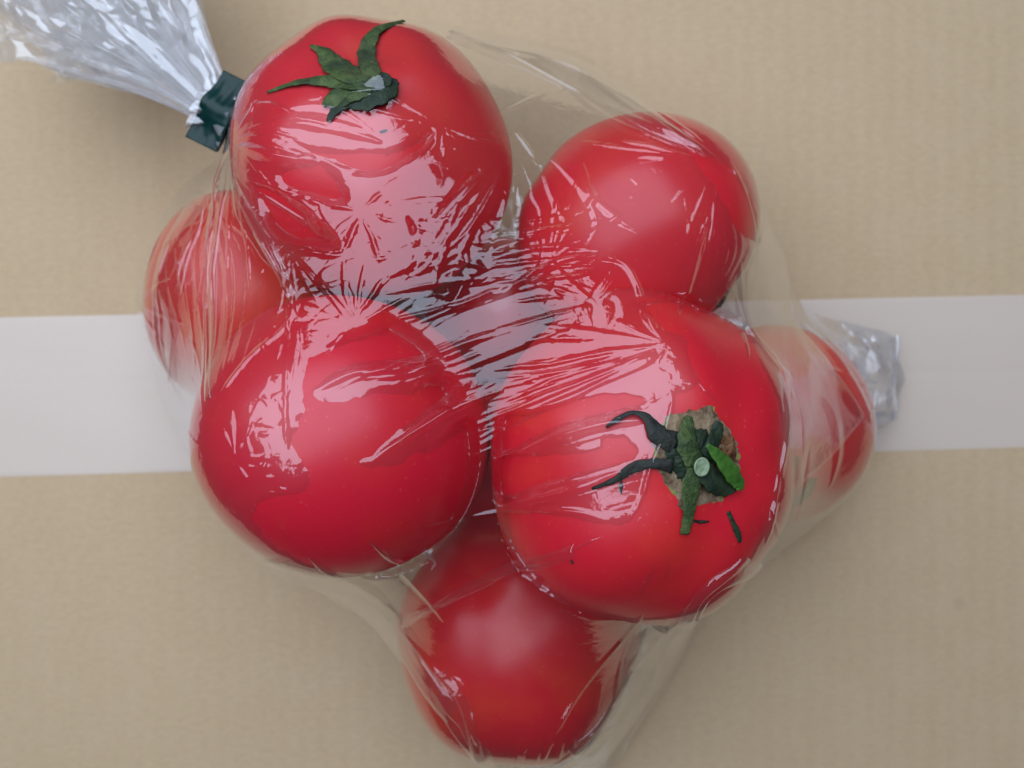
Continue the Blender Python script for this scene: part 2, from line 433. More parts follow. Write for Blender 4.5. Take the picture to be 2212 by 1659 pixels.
def stem(key, px, py, r_px, length, mat, cutmat, lean=(0, 0, 0)):
    p, n = hit(key, px, py); r = r_px * (H - p[2]) / FPX
    ax = n + np.array(lean); ax /= np.linalg.norm(ax); B = basis(ax)
    K = 28; V = []; rows = [(-0.10, 1.5), (0.0, 1.25), (0.3, 1.02), (0.7, 0.95), (0.95, 1.05), (1.0, 1.0)]
    for h, s in rows:
        for k in range(K):
            a = 2 * math.pi * k / K; rr = r * s * (1 + 0.06 * math.sin(3 * a + h * 2) + 0.04 * math.sin(7 * a))
            V.append(p + B @ np.array([rr * math.cos(a), rr * math.sin(a) * 1.15, h * length]))
    F = [(i * K + k, i * K + (k + 1) % K, (i + 1) * K + (k + 1) % K, (i + 1) * K + k) for i in range(len(rows) - 1) for k in range(K)]
    st = link('stem', V, F, mat, TOM[key]['t'])
    V2 = []; rows2 = [(1.0, 1.0), (1.035, 0.93), (1.03, 0.82), (0.97, 0.70), (0.95, 0.4), (0.96, 0.02)]
    for h, s in rows2:
        for k in range(K):
            a = 2 * math.pi * k / K; rr = r * s
            V2.append(p + B @ np.array([rr * math.cos(a), rr * math.sin(a) * 1.15, h * length]))
    link('cut_end', V2, F, cutmat, st)
    return st

# calyx of the top tomato
patch('A', [(745, 150), (790, 140), (835, 150), (862, 178), (850, 215), (815, 232), (765, 226), (735, 196)], M_YELLOW, 'pale_shoulder', 0.004, seed=2)
sepal('A', [(815, 185, 26, 0.12), (797, 145, 20, 0.14), (797, 104, 20, 0.10), (818, 70, 14, 0.09), (872, 50, 5, 0.06)], M_SEPAL, seed=1)
sepal('A', [(800, 185, 34, 0.12), (745, 165, 34, 0.13), (716, 140, 26, 0.11), (700, 118, 17, 0.10), (672, 103, 5, 0.06)], M_SEPAL, seed=2)
sepal('A', [(810, 190, 32, 0.14), (745, 186, 26, 0.14), (690, 180, 15, 0.09), (640, 184, 9, 0.08), (580, 202, 3, 0.05)], M_SEPAL, seed=3)
sepal('A', [(800, 195, 30, 0.10), (750, 212, 30, 0.12), (715, 222, 18, 0.09), (700, 232, 6, 0.06)], M_SEPAL, seed=14)
sepal('A', [(800, 200, 24, 0.10), (760, 222, 18, 0.10), (728, 240, 12, 0.08), (710, 264, 5, 0.05)], M_CALYX_DARK, seed=4, label='dark withered sepal')
sepal('A', [(842, 178, 18, 0.16), (828, 205, 30, 0.16), (790, 224, 26, 0.12), (745, 228, 8, 0.08)], M_CALYX_DARK, seed=5, label='dark withered sepal')
stem('A', 828, 188, 15, 0.30, M_CALYX_DARK, M_CALYX_DARK, lean=(0.2, -0.1, 0.2))

# scar, stem and sepals of the biggest tomato
patch('C', [(1395, 935), (1440, 880), (1500, 868), (1545, 858), (1555, 880), (1595, 935), (1612, 985), (1608, 1030), (1578, 1062), (1570, 1098),
            (1530, 1100), (1490, 1108), (1468, 1118), (1450, 1085), (1415, 1030), (1398, 990)], M_CORK_RIM, 'scar_rim', 0.012, seed=5)
patch('C', [(1402, 938), (1442, 888), (1500, 876), (1545, 872), (1552, 890), (1588, 938), (1603, 985), (1598, 1028), (1572, 1056), (1560, 1090),
            (1530, 1094), (1490, 1100), (1470, 1108), (1455, 1080), (1422, 1028), (1406, 990)], M_CORK, 'corky_scar', 0.034, rough=0.016, rings=30, seed=6)
patch('C', [(1545, 930), (1580, 935), (1592, 975), (1580, 1015), (1552, 1020), (1535, 985)], M_CORK_BROWN, 'brown_scab', 0.05, rough=0.02, seed=7)
patch('C', [(1432, 950), (1465, 925), (1515, 918), (1545, 945), (1552, 990), (1540, 1030), (1500, 1050), (1462, 1040), (1436, 1000)], M_CALYX_DARK, 'calyx_disc', 0.06, dome=0.10, rough=0.03, seed=8)
sepal('C', [(1460, 960, 22, 0.10), (1420, 940, 22, 0.12), (1395, 905, 10, 0.12), (1365, 895, 5, 0.14), (1335, 908, 6, 0.12), (1310, 924, 3, 0.08)], M_SEPAL_DARK, seed=6, label='blackened curling sepal')
sepal('C', [(1450, 1005, 16, 0.10), (1405, 1000, 11, 0.10), (1365, 1010, 12, 0.10), (1330, 1035, 7, 0.07), (1280, 1055, 3, 0.05)], M_SEPAL_DARK, seed=7, label='blackened straight sepal')
sepal('C', [(1492, 1010, 20, 0.16), (1484, 1060, 22, 0.14), (1482, 1110, 15, 0.12), (1475, 1152, 11, 0.07)], M_SEPAL, seed=8)
sepal('C', [(1505, 1010, 22, 0.20), (1528, 1036, 28, 0.20), (1558, 1052, 20, 0.16), (1582, 1056, 6, 0.12)], M_CALYX_DARK, seed=10)
sepal('C', [(1490, 1000, 22, 0.20), (1476, 960, 26, 0.20), (1478, 925, 18, 0.16), (1486, 900, 7, 0.10)], M_SEPAL, seed=11)
sepal('C', [(1515, 985, 16, 0.18), (1535, 945, 18, 0.16), (1547, 912, 12, 0.12)], M_CALYX_DARK, seed=12)
sepal('C', [(1508, 958, 5, 0.34), (1532, 982, 15, 0.36), (1560, 1015, 20, 0.34), (1582, 1046, 14, 0.26), (1584, 1058, 6, 0.22)], M_SEPAL_BRIGHT, seed=9, label='bright green sepal stub')
stem('C', 1502, 1002, 18, 0.34, M_SEPAL, M_STEM_CUT, lean=(-0.15, -0.1, 0.3))
# loose dry crumbs on the skin
def crumb(key, pts, mat, label, seed):
    p = hit(key, *pts[0][:2])[0]
    t = thing('plant_crumb', label, 'crumb', p)
    sepal(key, [(a, b, c, 0.02) for a, b, c in pts], mat, 'fleck', 0.03, 0.3, seed, parent=t)
crumb('C', [(1343, 1038, 2), (1341, 1050, 5), (1342, 1066, 2)], M_SEPAL_DARK, 'tiny upright black crumb below the straight black sepal', 1)
crumb('C', [(1498, 1124, 2), (1512, 1127, 4), (1530, 1126, 2)], M_SEPAL_DARK, 'tiny flat black crumb beside the tip of the downward green sepal', 2)
crumb('C', [(1572, 1105, 5), (1582, 1128, 6), (1592, 1150, 8), (1598, 1170, 5)], M_CALYX_DARK, 'dark green withered sepal piece on the lower right of the biggest tomato', 3)
crumb('C', [(1234, 1209, 2), (1236, 1213, 3), (1238, 1217, 2)], M_SEPAL_DARK, 'pinhead black speck low on the biggest tomato near the bottom tomato', 4)
crumb('A', [(820, 286, 2), (828, 284, 3), (836, 281, 2)], M_SEPAL_DARK, 'pinhead black speck on the top tomato below its calyx', 5)

# calyx of the upper right tomato (turned down) and of the right-edge tomato
for k, pts in enumerate([[(1592, 640, 12, 0.14), (1604, 605, 13, 0.14), (1622, 572, 5, 0.08)],
                         [(1598, 640, 14, 0.16), (1575, 655, 16, 0.18), (1545, 668, 12, 0.16), (1505, 672, 4, 0.10)],
                         [(1596, 640, 11, 0.14), (1612, 655, 11, 0.14), (1630, 650, 4, 0.08)]]):
    sepal('D', pts, M_SEPAL if k != 1 else M_CORK, seed=20 + k)
for k, pts in enumerate([[(1705, 1085, 10, 0.1), (1700, 1050, 14, 0.10), (1712, 1010, 10, 0.08), (1722, 985, 4, 0.06)],
                         [(1708, 1085, 10, 0.12), (1735, 1065, 13, 0.12), (1756, 1030, 8, 0.08)],
                         [(1702, 1085, 10, 0.12), (1682, 1105, 12, 0.12), (1668, 1130, 5, 0.08)]]):
    sepal('G', pts, M_SEPAL, seed=30 + k)

# ------------------------------------------------------------------ the bag
bag = thing('plastic_bag', 'clear crinkled plastic bag full of tomatoes, closed with dark green tape', 'plastic bag', (0, 0, 0.03))
OUT = [  # outline of the bag: photo pixel and height of the film there
 (497, 262, 5.6), (510, 228, 5.6), (535, 192, 5.4), (600, 138, 5.0), (700, 88, 4.6), (790, 55, 4.3), (860, 44, 4.2), (930, 52, 4.0), (1050, 72, 3.6), (1245, 112, 4.0),
 (1330, 172, 4.4), (1440, 250, 4.6), (1530, 312, 4.6), (1600, 385, 4.4), (1650, 450, 4.0), (1690, 540, 3.0), (1716, 630, 1.9),
 (1745, 670, 1.7), (1800, 690, 1.5), (1862, 705, 1.3), (1932, 730, 1.1), (1934, 815, 1.0), (1930, 900, 0.9), (1895, 925, 1.3), (1886, 985, 2.2), (1862, 1040, 2.4),
 (1790, 1110, 2.4), (1700, 1180, 2.4), (1620, 1242, 2.6), (1530, 1310, 2.4), (1488, 1390, 1.6), (1440, 1480, 1.2), (1380, 1570, 0.9),
 (1310, 1680, 0.6), (1180, 1740, 0.5), (1070, 1700, 0.6), (1000, 1640, 1.2), (930, 1545, 1.6), (880, 1455, 1.8), (830, 1385, 1.8), (770, 1320, 2.2), (700, 1285, 3.0),
 (620, 1258, 4.0), (552, 1210, 4.6), (490, 1120, 5.0), (440, 1035, 4.6), (400, 970, 3.4), (352, 860, 2.4), (318, 740, 2.2), (298, 650, 2.4), (312, 570, 2.6), (345, 480, 3.0), (395, 402, 3.6),
 (450, 360, 4.4), (488, 325, 5.2)]
ow = np.array([P(*o) for o in OUT])
ow = catmull(np.vstack([ow, ow[:1]]), 700)[:-1]
oxy, oz = ow[:, :2], ow[:, 2]

STEP = 0.030
x0, x1 = oxy[:, 0].min() - 0.3, oxy[:, 0].max() + 0.3
y0, y1 = oxy[:, 1].min() - 0.3, oxy[:, 1].max() + 0.3
def inside(X, Y):
    r = np.zeros(X.shape, bool); n = len(oxy); j = n - 1
    for i in range(n):
        xi, yi = oxy[i]; xj, yj = oxy[j]
        if yi != yj:
            c = ((yi > Y) != (yj > Y)) & (X < (xj - xi) * (Y - yi) / (yj - yi) + xi)
            r ^= c
        j = i
    return r
def nearest_outline(X, Y):
    """for points: index of nearest outline sample and distance"""
    idx = np.zeros(X.shape, int); best = np.full(X.shape, 1e9)
    for i in range(0, len(oxy)):
        d = (X - oxy[i, 0]) ** 2 + (Y - oxy[i, 1]) ** 2
        m = d < best; best[m] = d[m]; idx[m] = i
    return idx, np.sqrt(best)

# taut membrane over the tomatoes (obstacle problem), coarse grid
cs = 0.11
cx = np.arange(x0, x1 + cs, cs); cy = np.arange(y0, y1 + cs, cs)
GX, GY = np.meshgrid(cx, cy, indexing='ij')
ins = inside(GX, GY); oi, od = nearest_outline(GX, GY)
obst = np.full(GX.shape, 0.12)
for T in TOM.values():
    V = T['V']; b = T['bvh']
    a0, a1 = V[:, 0].min(), V[:, 0].max(); b0, b1 = V[:, 1].min(), V[:, 1].max()
    sel = np.argwhere((GX > a0) & (GX < a1) & (GY > b0) & (GY < b1))
    for i, j in sel:
        h = b.ray_cast(Vector((cx[i], cy[j], 20)), Vector((0, 0, -1)))
        if h[0] is not None and h[0].z + 0.05 > obst[i, j]: obst[i, j] = h[0].z + 0.05
skin = np.where(obst > 0.5, obst - 0.05, 0.0)
# the biggest tomato's stem and sepals lift the film a little
for key, px, py, r, hgt in (('C', 1502, 1000, 0.75, 0.32), ('A', 815, 190, 0.6, 0.35)):
    p, n = hit(key, px, py); d = np.hypot(GX - p[0], GY - p[1])
    obst = np.maximum(obst, np.where(d < r, p[2] + hgt * (1 - (d / r) ** 2) + 0.02, -9))
h = np.maximum(oz[oi], obst); bz = oz[oi]
edge = (~ins)
h = np.where(edge, bz, np.maximum(h, 6.0))
def relax(h, obst, edge, it, om=1.0):
    for k in range(it):
        a = h.copy()
        # alternate red-black sweeps with over-relaxation
        for par in (0, 1):
            avg = 0.25 * (np.roll(h, 1, 0) + np.roll(h, -1, 0) + np.roll(h, 1, 1) + np.roll(h, -1, 1))
            nh = h + om * (avg + PRESS - h)
            nh = np.maximum(nh, obst)
            m = (~edge) & (PAR == par)
            h[m] = nh[m]
    return h
def cblob(px, py, r):
    p = P(px, py, 9.5); rr = r * 21 / FPX
    return np.exp(-((GX - p[0]) ** 2 + (GY - p[1]) ** 2) / (rr * rr))
PRESS = cs * cs / 4 * (0.30 * cblob(1000, 420, 90) + 0.25 * cblob(900, 500, 90) + 0.10 * cblob(1040, 560, 260) + 0.05 * cblob(700, 560, 150) + 0.05 * cblob(1250, 250, 200)
    - 0.55 * sum(cblob(1060, y, 42) for y in range(860, 1200, 45)) - 0.75 * cblob(1025, 690, 52) - 0.5 * cblob(1000, 670, 40) - 0.25 * cblob(1090, 760, 50))   # a little trapped air
PAR = (np.add.outer(np.arange(GX.shape[0]), np.arange(GX.shape[1]))) % 2
h = relax(h, obst, edge, 420, 1.93)
h = relax(h, obst, edge, 60, 1.0)
hc = h
# light smoothing, never below the skins
for k in range(3):
    sm = (hc * 4 + np.roll(hc, 1, 0) + np.roll(hc, -1, 0) + np.roll(hc, 1, 1) + np.roll(hc, -1, 1)) / 8
    hc = np.where(edge, hc, np.maximum(sm, obst - 0.02))

def cubic(A, X, Y):
    """bicubic (Catmull-Rom) lookup in coarse grid A"""
    fx = np.clip((X - cx[0]) / cs, 1, len(cx) - 3 - 1e-6); fy = np.clip((Y - cy[0]) / cs, 1, len(cy) - 3 - 1e-6)
    ix = fx.astype(int); iy = fy.astype(int); tx = fx - ix; ty = fy - iy
    def wts(t):
        # uniform cubic B-spline: smooth second derivative for clean reflections
        return ((1 - t) ** 3 / 6, (3 * t ** 3 - 6 * t ** 2 + 4) / 6, (-3 * t ** 3 + 3 * t ** 2 + 3 * t + 1) / 6, t ** 3 / 6)
    wx, wy = wts(tx), wts(ty); out = 0
    for a in range(4):
        for b in range(4):
            out = out + wx[a] * wy[b] * A[ix + a - 1, iy + b - 1]
    return out
hs = hc.copy()
def on_film(px, py):
    z = 8.0
    for k in range(12):
        p = P(px, py, z); zn = float(cubic(hs, np.array(p[0]), np.array(p[1]))); z = 0.5 * z + 0.5 * zn
    return P(px, py, z)

gx = np.arange(x0, x1, STEP); gy = np.arange(y0, y1, STEP)
X, Y = np.meshgrid(gx, gy, indexing='ij')
Z = cubic(hs, X, Y)
W = np.zeros_like(Z)                      # wrinkles
UC = cubic(od, X, Y)                      # distance to the outline, smooth

def window(pts, pad):
    a = pts.min(0) - pad; b = pts.max(0) + pad
    i0 = max(0, int((a[0] - gx[0]) / STEP)); i1 = min(len(gx), int((b[0] - gx[0]) / STEP) + 2)
    j0 = max(0, int((a[1] - gy[0]) / STEP)); j1 = min(len(gy), int((b[1] - gy[0]) / STEP) + 2)
    return slice(i0, i1), slice(j0, j1)

def polydist(pts, sl):
    """signed distance to a polyline and position 0..1 along it"""
    x = X[sl]; y = Y[sl]; best = np.full(x.shape, 1e9); sd = np.zeros(x.shape); tt = np.zeros(x.shape)
    seg = np.linalg.norm(np.diff(pts, axis=0), axis=1); L = seg.sum(); acc = 0
    for k in range(len(pts) - 1):
        a, b = pts[k], pts[k + 1]; d = b - a; l2 = d @ d + 1e-12
        t = np.clip(((x - a[0]) * d[0] + (y - a[1]) * d[1]) / l2, 0, 1)
        qx = a[0] + t * d[0]; qy = a[1] + t * d[1]
        dist = np.hypot(x - qx, y - qy)
        s = np.sign((x - a[0]) * d[1] - (y - a[1]) * d[0])
        m = dist < best
        best[m] = dist[m]; sd[m] = (dist * s)[m]; tt[m] = ((acc + t * seg[k]) / L)[m]
        acc += seg[k]
    return sd, tt

def stroke(pts, wpx, slope, kind='spindle', ripple=0.0, seed=0, skew=0.0):
    """a wrinkle along points of the photo, lying on the film. wpx half width in photo px, slope of its flanks"""
    global W
    q = np.array([on_film(*p) for p in pts]); zz = q[:, 2].mean()
    wcm = wpx * (H - zz) / FPX
    n = max(2, 8 * (len(pts) - 1)) if len(pts) > 2 else 2
    c = catmull(q[:, :2], n) if len(pts) > 2 else q[:, :2]
    if len(pts) == 2:
        nn = 7; t = np.linspace(0, 1, nn)[:, None]; c = c[0] + (c[1] - c[0]) * t
        dv = c[-1] - c[0]; pr = np.array([-dv[1], dv[0]]) / (np.linalg.norm(dv) + 1e-9)
        rs = np.random.RandomState(seed + 5)
        c = c + pr * (np.sin(t * np.pi) * rs.randn() * 0.02 * np.linalg.norm(dv)) + np.outer(np.concatenate([[0], rs.randn(nn - 2) * 0.02, [0]]), pr)
    sl = window(c, wcm * 2.2); sd, t = polydist(c, sl)
    if kind == 'spindle':   env = np.sin(np.pi * np.clip(t, 0, 1)) ** 0.6
    elif kind == 'taper':   env = np.clip(1 - t, 0, 1) ** 0.75 * np.clip(t * 14, 0, 1) ** 0.5
    elif kind == 'fan':     env = np.clip(t, 0.06, 1) ** 0.8 * np.clip((1 - t) * 3.0, 0, 1) ** 0.7      # narrow at the pinch, wide away
    else:                   env = np.clip(t * 10, 0, 1) * np.clip((1 - t) * 10, 0, 1)
    ww = wcm * np.maximum(env, 0.05)
    s = sd / ww + skew * (1 - np.minimum(1, (sd / ww) ** 2))
    a = np.abs(s)
    prof = np.where(a < 1, (1 - a) ** 2 * (1 + 1.1 * a), 0)        # rounded crest, straight flanks, soft foot
    add = prof * ww * slope
    if ripple:
        add += np.where(a < 1, (1 - a * a) ** 2, 0) * ww * ripple * 0.28 * noise(sd / wcm * 5.0 + seed * 3.1, t * 3.0, seed % 7)
    W[sl] += add * np.where(env > 0.001, 1, 0)

def fan(cxp, cyp, rays, slope=0.4, w=9, ripple=0.4, seed=0):
    for k, r in enumerate(rays):
        x, y = r[:2]; ww = r[2] if len(r) > 2 else w; s = r[3] if len(r) > 3 else slope
        stroke([(cxp, cyp), (x, y)], ww, s, 'fan', ripple, seed + k)

sp = stroke
# --- folds gathered by the closure tape, over the top tomato
fan(506, 300, [(640, 250, 10), (690, 350, 26, 0.55), (560, 215, 14, 0.5), (600, 420, 10), (660, 300, 8)], 0.45, seed=1)
fan(510, 385, [(775, 455, 20), (750, 545, 16), (690, 500, 14), (640, 470, 10), (620, 600, 20, 0.6), (600, 560, 10), (700, 350, 12)], 0.5, seed=10)
sp([(505, 250), (500, 330), (500, 400)], 10, 0.7, 'flat')
sp([(498, 390), (560, 510), (625, 640)], 13, 0.8, 'spindle')
sp([(505, 375), (580, 500), (630, 560)], 9, 0.6, 'spindle')
sp([(512, 318), (590, 338), (692, 352)], 24, 0.9, 'spindle', 0.2, 84)
sp([(540, 225), (600, 232), (655, 262)], 12, 0.9, 'spindle', 0.2, 85)
sp([(595, 265), (660, 262), (740, 280), (830, 308)], 30, 0.35, 'spindle', 1.0, 3)
sp([(600, 238), (720, 232), (832, 305)], 9, 0.45, 'spindle')
fan(955, 272, [(822, 192, 12), (705, 226, 14), (780, 228, 10), (838, 318, 12), (985, 300, 9), (1112, 295, 14), (900, 350, 12), (960, 340, 10), (1020, 250, 8, 0.2)], 0.42, seed=20)
sp([(835, 195), (740, 205), (700, 228)], 10, 0.6, 'spindle')
sp([(838, 308), (820, 350), (700, 340)], 10, 0.35, 'spindle')
fan(776, 455, [(690, 350, 16), (640, 345, 9), (700, 520, 9), (740, 545, 16), (830, 420, 14), (860, 480, 12), (560, 385, 12), (820, 560, 20, 0.3), (880, 370, 14, 0.3)], 0.42, seed=30)
fan(630, 545, [(745, 548, 20, 0.5), (770, 700, 14), (730, 640, 10), (690, 660, 14), (640, 690, 12), (620, 600, 10)], 0.5, seed=40)
fan(748, 548, [(632, 530, 12), (776, 460, 14), (690, 440, 12), (640, 420, 8), (770, 690, 16), (860, 560, 12, 0.3)], 0.5, seed=50)
fan(760, 706, [(640, 560, 12), (690, 590, 16), (740, 560, 14), (790, 560, 18), (830, 600, 18), (890, 640, 14), (640, 650, 14, 0.3), (735, 735, 5), (780, 725, 6)], 0.5, seed=60)
fan(800, 735, [(840, 640, 16), (900, 640, 12), (980, 655, 12)], 0.4, seed=66)
sp([(620, 600), (622, 740), (618, 860), (622, 985)], 9, 0.7, 'flat', 0, 5)
sp([(628, 640), (640, 740), (625, 850)], 16, 0.45, 'spindle', 0.5, 6)
sp([(770, 705), (900, 680), (1010, 650), (1080, 618)], 8, 0.8, 'flat', 0.2, 7)
# --- middle, between top, upper right and front tomatoes
for k in range(4):
    t = k / 3
    a = (820 + 240 * t + rng.randn() * 22, 395 + 20 * rng.randn() + 60 * t)
    b = (a[0] - 40 + rng.randn() * 60, a[1] + 60 + rng.rand() * 130)
    sp([a, b], 12 + 12 * rng.rand(), 0.16 + 0.18 * rng.rand(), 'spindle', 0.2, 70 + k)
for k in range(4):
    a = (930 + rng.rand() * 160, 420 + rng.rand() * 140); L = 35 + rng.rand() * 60; an = math.radians(-60 + rng.randn() * 16)
    sp([a, (a[0] + L * math.cos(an), a[1] - L * math.sin(an))], 5 + 4 * rng.rand(), 0.36, 'spindle', 0.2, 110 + k)
for k in range(10):     # small crumples over the dark gap
    a = (880 + rng.rand() * 330, 520 + rng.rand() * 130); L = 50 + rng.rand() * 110; an = math.radians(20 + rng.randn() * 28)
    sp([a, (a[0] + L * math.cos(an), a[1] - L * math.sin(an))], 7 + 7 * rng.rand(), 0.42, 'spindle', 0.3, 150 + k)
for (ya, yb, ym) in ((505, 470, 492), (525, 500, 508), (548, 512, 530), (480, 455, 470), (575, 560, 560), (600, 590, 578), (618, 596, 600), (640, 640, 612)):
    sp([(1060, ya), (1200, ym), (1400 - rng.rand() * 120, yb - 10)], 8 + rng.rand() * 5, 0.5, 'taper', 0.4, int(ya))
sp([(1080, 640), (1180, 575), (1280, 555), (1345, 568), (1378, 618), (1395, 680), (1425, 738)], 11, 0.8, 'flat', 0.3, 9)
fan(1286, 652, [(1180, 560, 12), (1120, 600, 14), (1100, 650, 12), (1210, 600, 10), (1340, 590, 12), (1360, 610, 8), (1150, 690, 12), (1050, 720, 10)], 0.5, seed=200)
for k in range(12):
    t = k / 11
    sp([(1290 - 10 * t, 655 + 30 * t), (1150, 690 + 50 * t), (1000 - 20 * t, 730 + 75 * t)], 7 + 5 * rng.rand(), 0.5, 'spindle', 0.4, 220 + k)
fan(1115, 320, [(1112, 420, 10), (1170, 480, 12), (1060, 420, 14), (1010, 330, 10), (1180, 370, 8), (950, 320, 12), (1000, 380, 16, 0.3)], 0.45, seed=240)
fan(776, 455, [(1000, 430), (1050, 470), (1010, 520), (960, 560), (900, 610), (860, 640)], 0.22, 20, 0.3, seed=700)
fan(1112, 320, [(1000, 430), (930, 530), (900, 600), (990, 570), (1060, 560), (1120, 520)], 0.25, 18, 0.3, seed=710)
fan(800, 640, [(900, 560), (1000, 540), (960, 610), (1040, 600)], 0.25, 16, 0.3, seed=720)
sp([(1112, 318), (1060, 420), (1010, 500), (940, 560)], 9, 0.6, 'spindle', 0.2, 90)
sp([(955, 272), (1030, 300), (1112, 318)], 8, 0.6, 'spindle', 0.1, 91)
sp([(1070, 520), (1180, 495), (1300, 480), (1420, 450)], 16, 0.45, 'taper', 0.5, 92)
sp([(1060, 560), (1200, 535), (1330, 545)], 12, 0.5, 'spindle', 0.4, 93)
sp([(900, 700), (1010, 655), (1130, 610), (1286, 590)], 11, 0.7, 'spindle', 0.4, 94)
# --- upper right tomato
sp([(1165, 345), (1195, 430), (1235, 505)], 10, 0.6, 'spindle', 0.3, 1)
sp([(1180, 335), (1250, 400), (1290, 480), (1262, 540)], 16, 0.4, 'spindle', 0.6, 2)
sp([(1255, 345), (1278, 420), (1325, 465), (1385, 505)], 20, 0.5, 'spindle', 0.7, 3)
fan(1190, 560, [(1250, 380, 16), (1310, 400, 20), (1380, 440, 18), (1420, 500, 12), (1210, 400, 12), (1330, 540, 14)], 0.4, seed=730)
sp([(1355, 380), (1378, 400), (1362, 430)], 6, 0.4, 'spindle', 0.3, 4)
sp([(1532, 462), (1510, 540), (1480, 640), (1462, 700)], 17, 0.75, 'spindle', 0.6, 5)
fan(1540, 352, [(1240, 190, 14, 0.45), (1300, 225, 18, 0.6), (1390, 250, 14, 0.6), (1330, 300, 14, 0.5), (1220, 300, 14, 0.35), (1430, 262, 16, 0.8), (1370, 340, 12, 0.5), (1440, 450, 14, 0.35), (1350, 430, 16, 0.35), (1480, 520, 14, 0.4), (1530, 560, 12, 0.5)], 0.45, seed=260)
for k in range(9):
    sp([(1470 + 18 * k + rng.randn() * 4, 400 + 10 * k), (1490 + 16 * k, 540), (1470 + 14 * k, 640 - 4 * k)], 10, 0.10 + 0.14 * rng.rand(), 'spindle', 0.3, 270 + k)
sp([(1570, 340), (1620, 440), (1640, 560), (1610, 690)], 10, 0.5, 'flat', 0.2, 6)
sp([(1660, 460), (1700, 560), (1712, 640), (1700, 700)], 10, 0.6, 'flat', 0.2, 7)
# film between top and upper right tomatoes
sp([(940, 78), (1060, 100), (1225, 138), (1315, 198), (1430, 275), (1520, 340)], 9, 1.3, 'flat', 0, 80)
sp([(1080, 95), (1180, 150), (1290, 240), (1400, 290), (1490, 330)], 7, 0.9, 'spindle', 0, 81)
sp([(1245, 130), (1260, 170), (1200, 200)], 7, 0.7, 'spindle', 0, 82)
fan(497, 292, [(440, 430, 13), (462, 520, 14), (490, 640, 14), (400, 560, 13), (350, 640, 13), (540, 640, 13), (420, 700, 10)], 0.45, seed=610)
fan(300, 655, [(360, 480, 12), (380, 600, 14), (400, 700, 12), (360, 760, 12)], 0.6, seed=620)
sp([(330, 700), (370, 830), (430, 960)], 12, 0.9, 'spindle', 0, 83)
sp([(1050, 75), (1180, 150), (1330, 240), (1440, 300)], 9, 0.5, 'spindle', 0.1, 8)
sp([(1200, 190), (1110, 232), (1060, 250)], 9, 0.6, 'spindle', 0, 9)
sp([(1110, 280), (1135, 310), (1160, 350)], 9, 0.8, 'spindle', 0, 10)
sp([(1370, 215), (1450, 262), (1520, 310)], 16, 0.6, 'spindle', 0.3, 11)
# --- front pair: pinch on the biggest tomato and the fan of pleats across the gap
fan(1435, 742, [(1060, 800, 20), (1070, 838, 18), (1085, 870, 16), (1050, 905, 18), (1080, 935, 12), (1250, 770, 16), (1110, 740, 24, 0.4), (1150, 700, 20, 0.4),
                (1330, 690, 22), (1390, 660, 20), (1480, 690, 7), (1465, 700, 7), (1420, 640, 14), (1500, 730, 8)], 0.5, 12, 0.6, seed=300)
for k in range(13):
    t = k / 12
    e = (1060 - 60 * t + rng.randn() * 12, 815 + 170 * t)
    sp([(1420, 762 + 16 * t), (1230, 800 + 60 * t), e], 6 + 5 * rng.rand(), 0.55, 'taper' if k % 2 else 'spindle', 0.4, 320 + k)
for k in range(14):
    a = (1400 + rng.rand() * 70, 745 + rng.rand() * 100); an = rng.rand() * 6.28; L = 18 + rng.rand() * 22
    sp([a, (a[0] + L * math.cos(an), a[1] - L * math.sin(an))], 5, 0.4, 'spindle', 0.4, 340 + k)
sp([(1080, 715), (1000, 745), (880, 790), (760, 805), (665, 850)], 30, 0.40, 'spindle', 1.0, 41)
fan(760, 706, [(690, 780, 9), (740, 800, 7), (800, 780, 8), (860, 730, 10)], 0.7, seed=740)
sp([(1080, 740), (960, 790), (820, 800), (690, 862)], 8, 0.5, 'spindle', 0.4, 42)
sp([(1090, 840), (980, 880), (880, 940), (800, 1000)], 26, 0.45, 'spindle', 0.9, 43)
sp([(1080, 820), (960, 890), (840, 985)], 6, 0.6, 'spindle', 0.3, 44)
sp([(1060, 905), (960, 940), (880, 985)], 6, 0.5, 'spindle', 0.2, 45)
sp([(1060, 925), (970, 960), (905, 1000)], 5, 0.5, 'spindle', 0.2, 46)
sp([(1080, 960), (980, 1000), (870, 1010)], 5, 0.4, 'spindle', 0.2, 47)
sp([(1400, 905), (1300, 915), (1200, 945), (1105, 980)], 34, 0.42, 'spindle', 0.8, 48)
sp([(1440, 850), (1330, 900), (1220, 930)], 10, 0.5, 'spindle', 0.3, 49)
sp([(1370, 1010), (1300, 1030), (1200, 1060), (1060, 1090)], 34, 0.40, 'spindle', 1.0, 50)
sp([(1350, 1140), (1250, 1108), (1120, 1105), (1000, 1120)], 14, 0.45, 'spindle', 0.5, 51)
sp([(1455, 850), (1440, 920), (1405, 1010), (1385, 1080), (1348, 1140)], 10, 0.8, 'flat', 0.2, 52)
fan(1347, 1142, [(1215, 1200, 14, 0.7), (1365, 1235, 7, 0.6), (1400, 1110, 12), (1440, 1170, 8), (1300, 1180, 8), (1380, 1160, 8), (1260, 1120, 10)], 0.5, seed=400)
sp([(1446, 1172), (1400, 1250), (1366, 1318)], 7, 0.8, 'spindle', 0, 53)
sp([(1446, 1172), (1442, 1240), (1425, 1280)], 7, 0.7, 'spindle', 0, 54)
sp([(1000, 1128), (940, 1138), (880, 1146)], 8, 0.8, 'spindle', 0, 55)
sp([(1500, 810), (1530, 850), (1570, 880)], 9, 0.7, 'spindle', 0.2, 56)
sp([(1540, 790), (1570, 815), (1600, 840)], 6, 0.4, 'spindle', 0.2, 57)
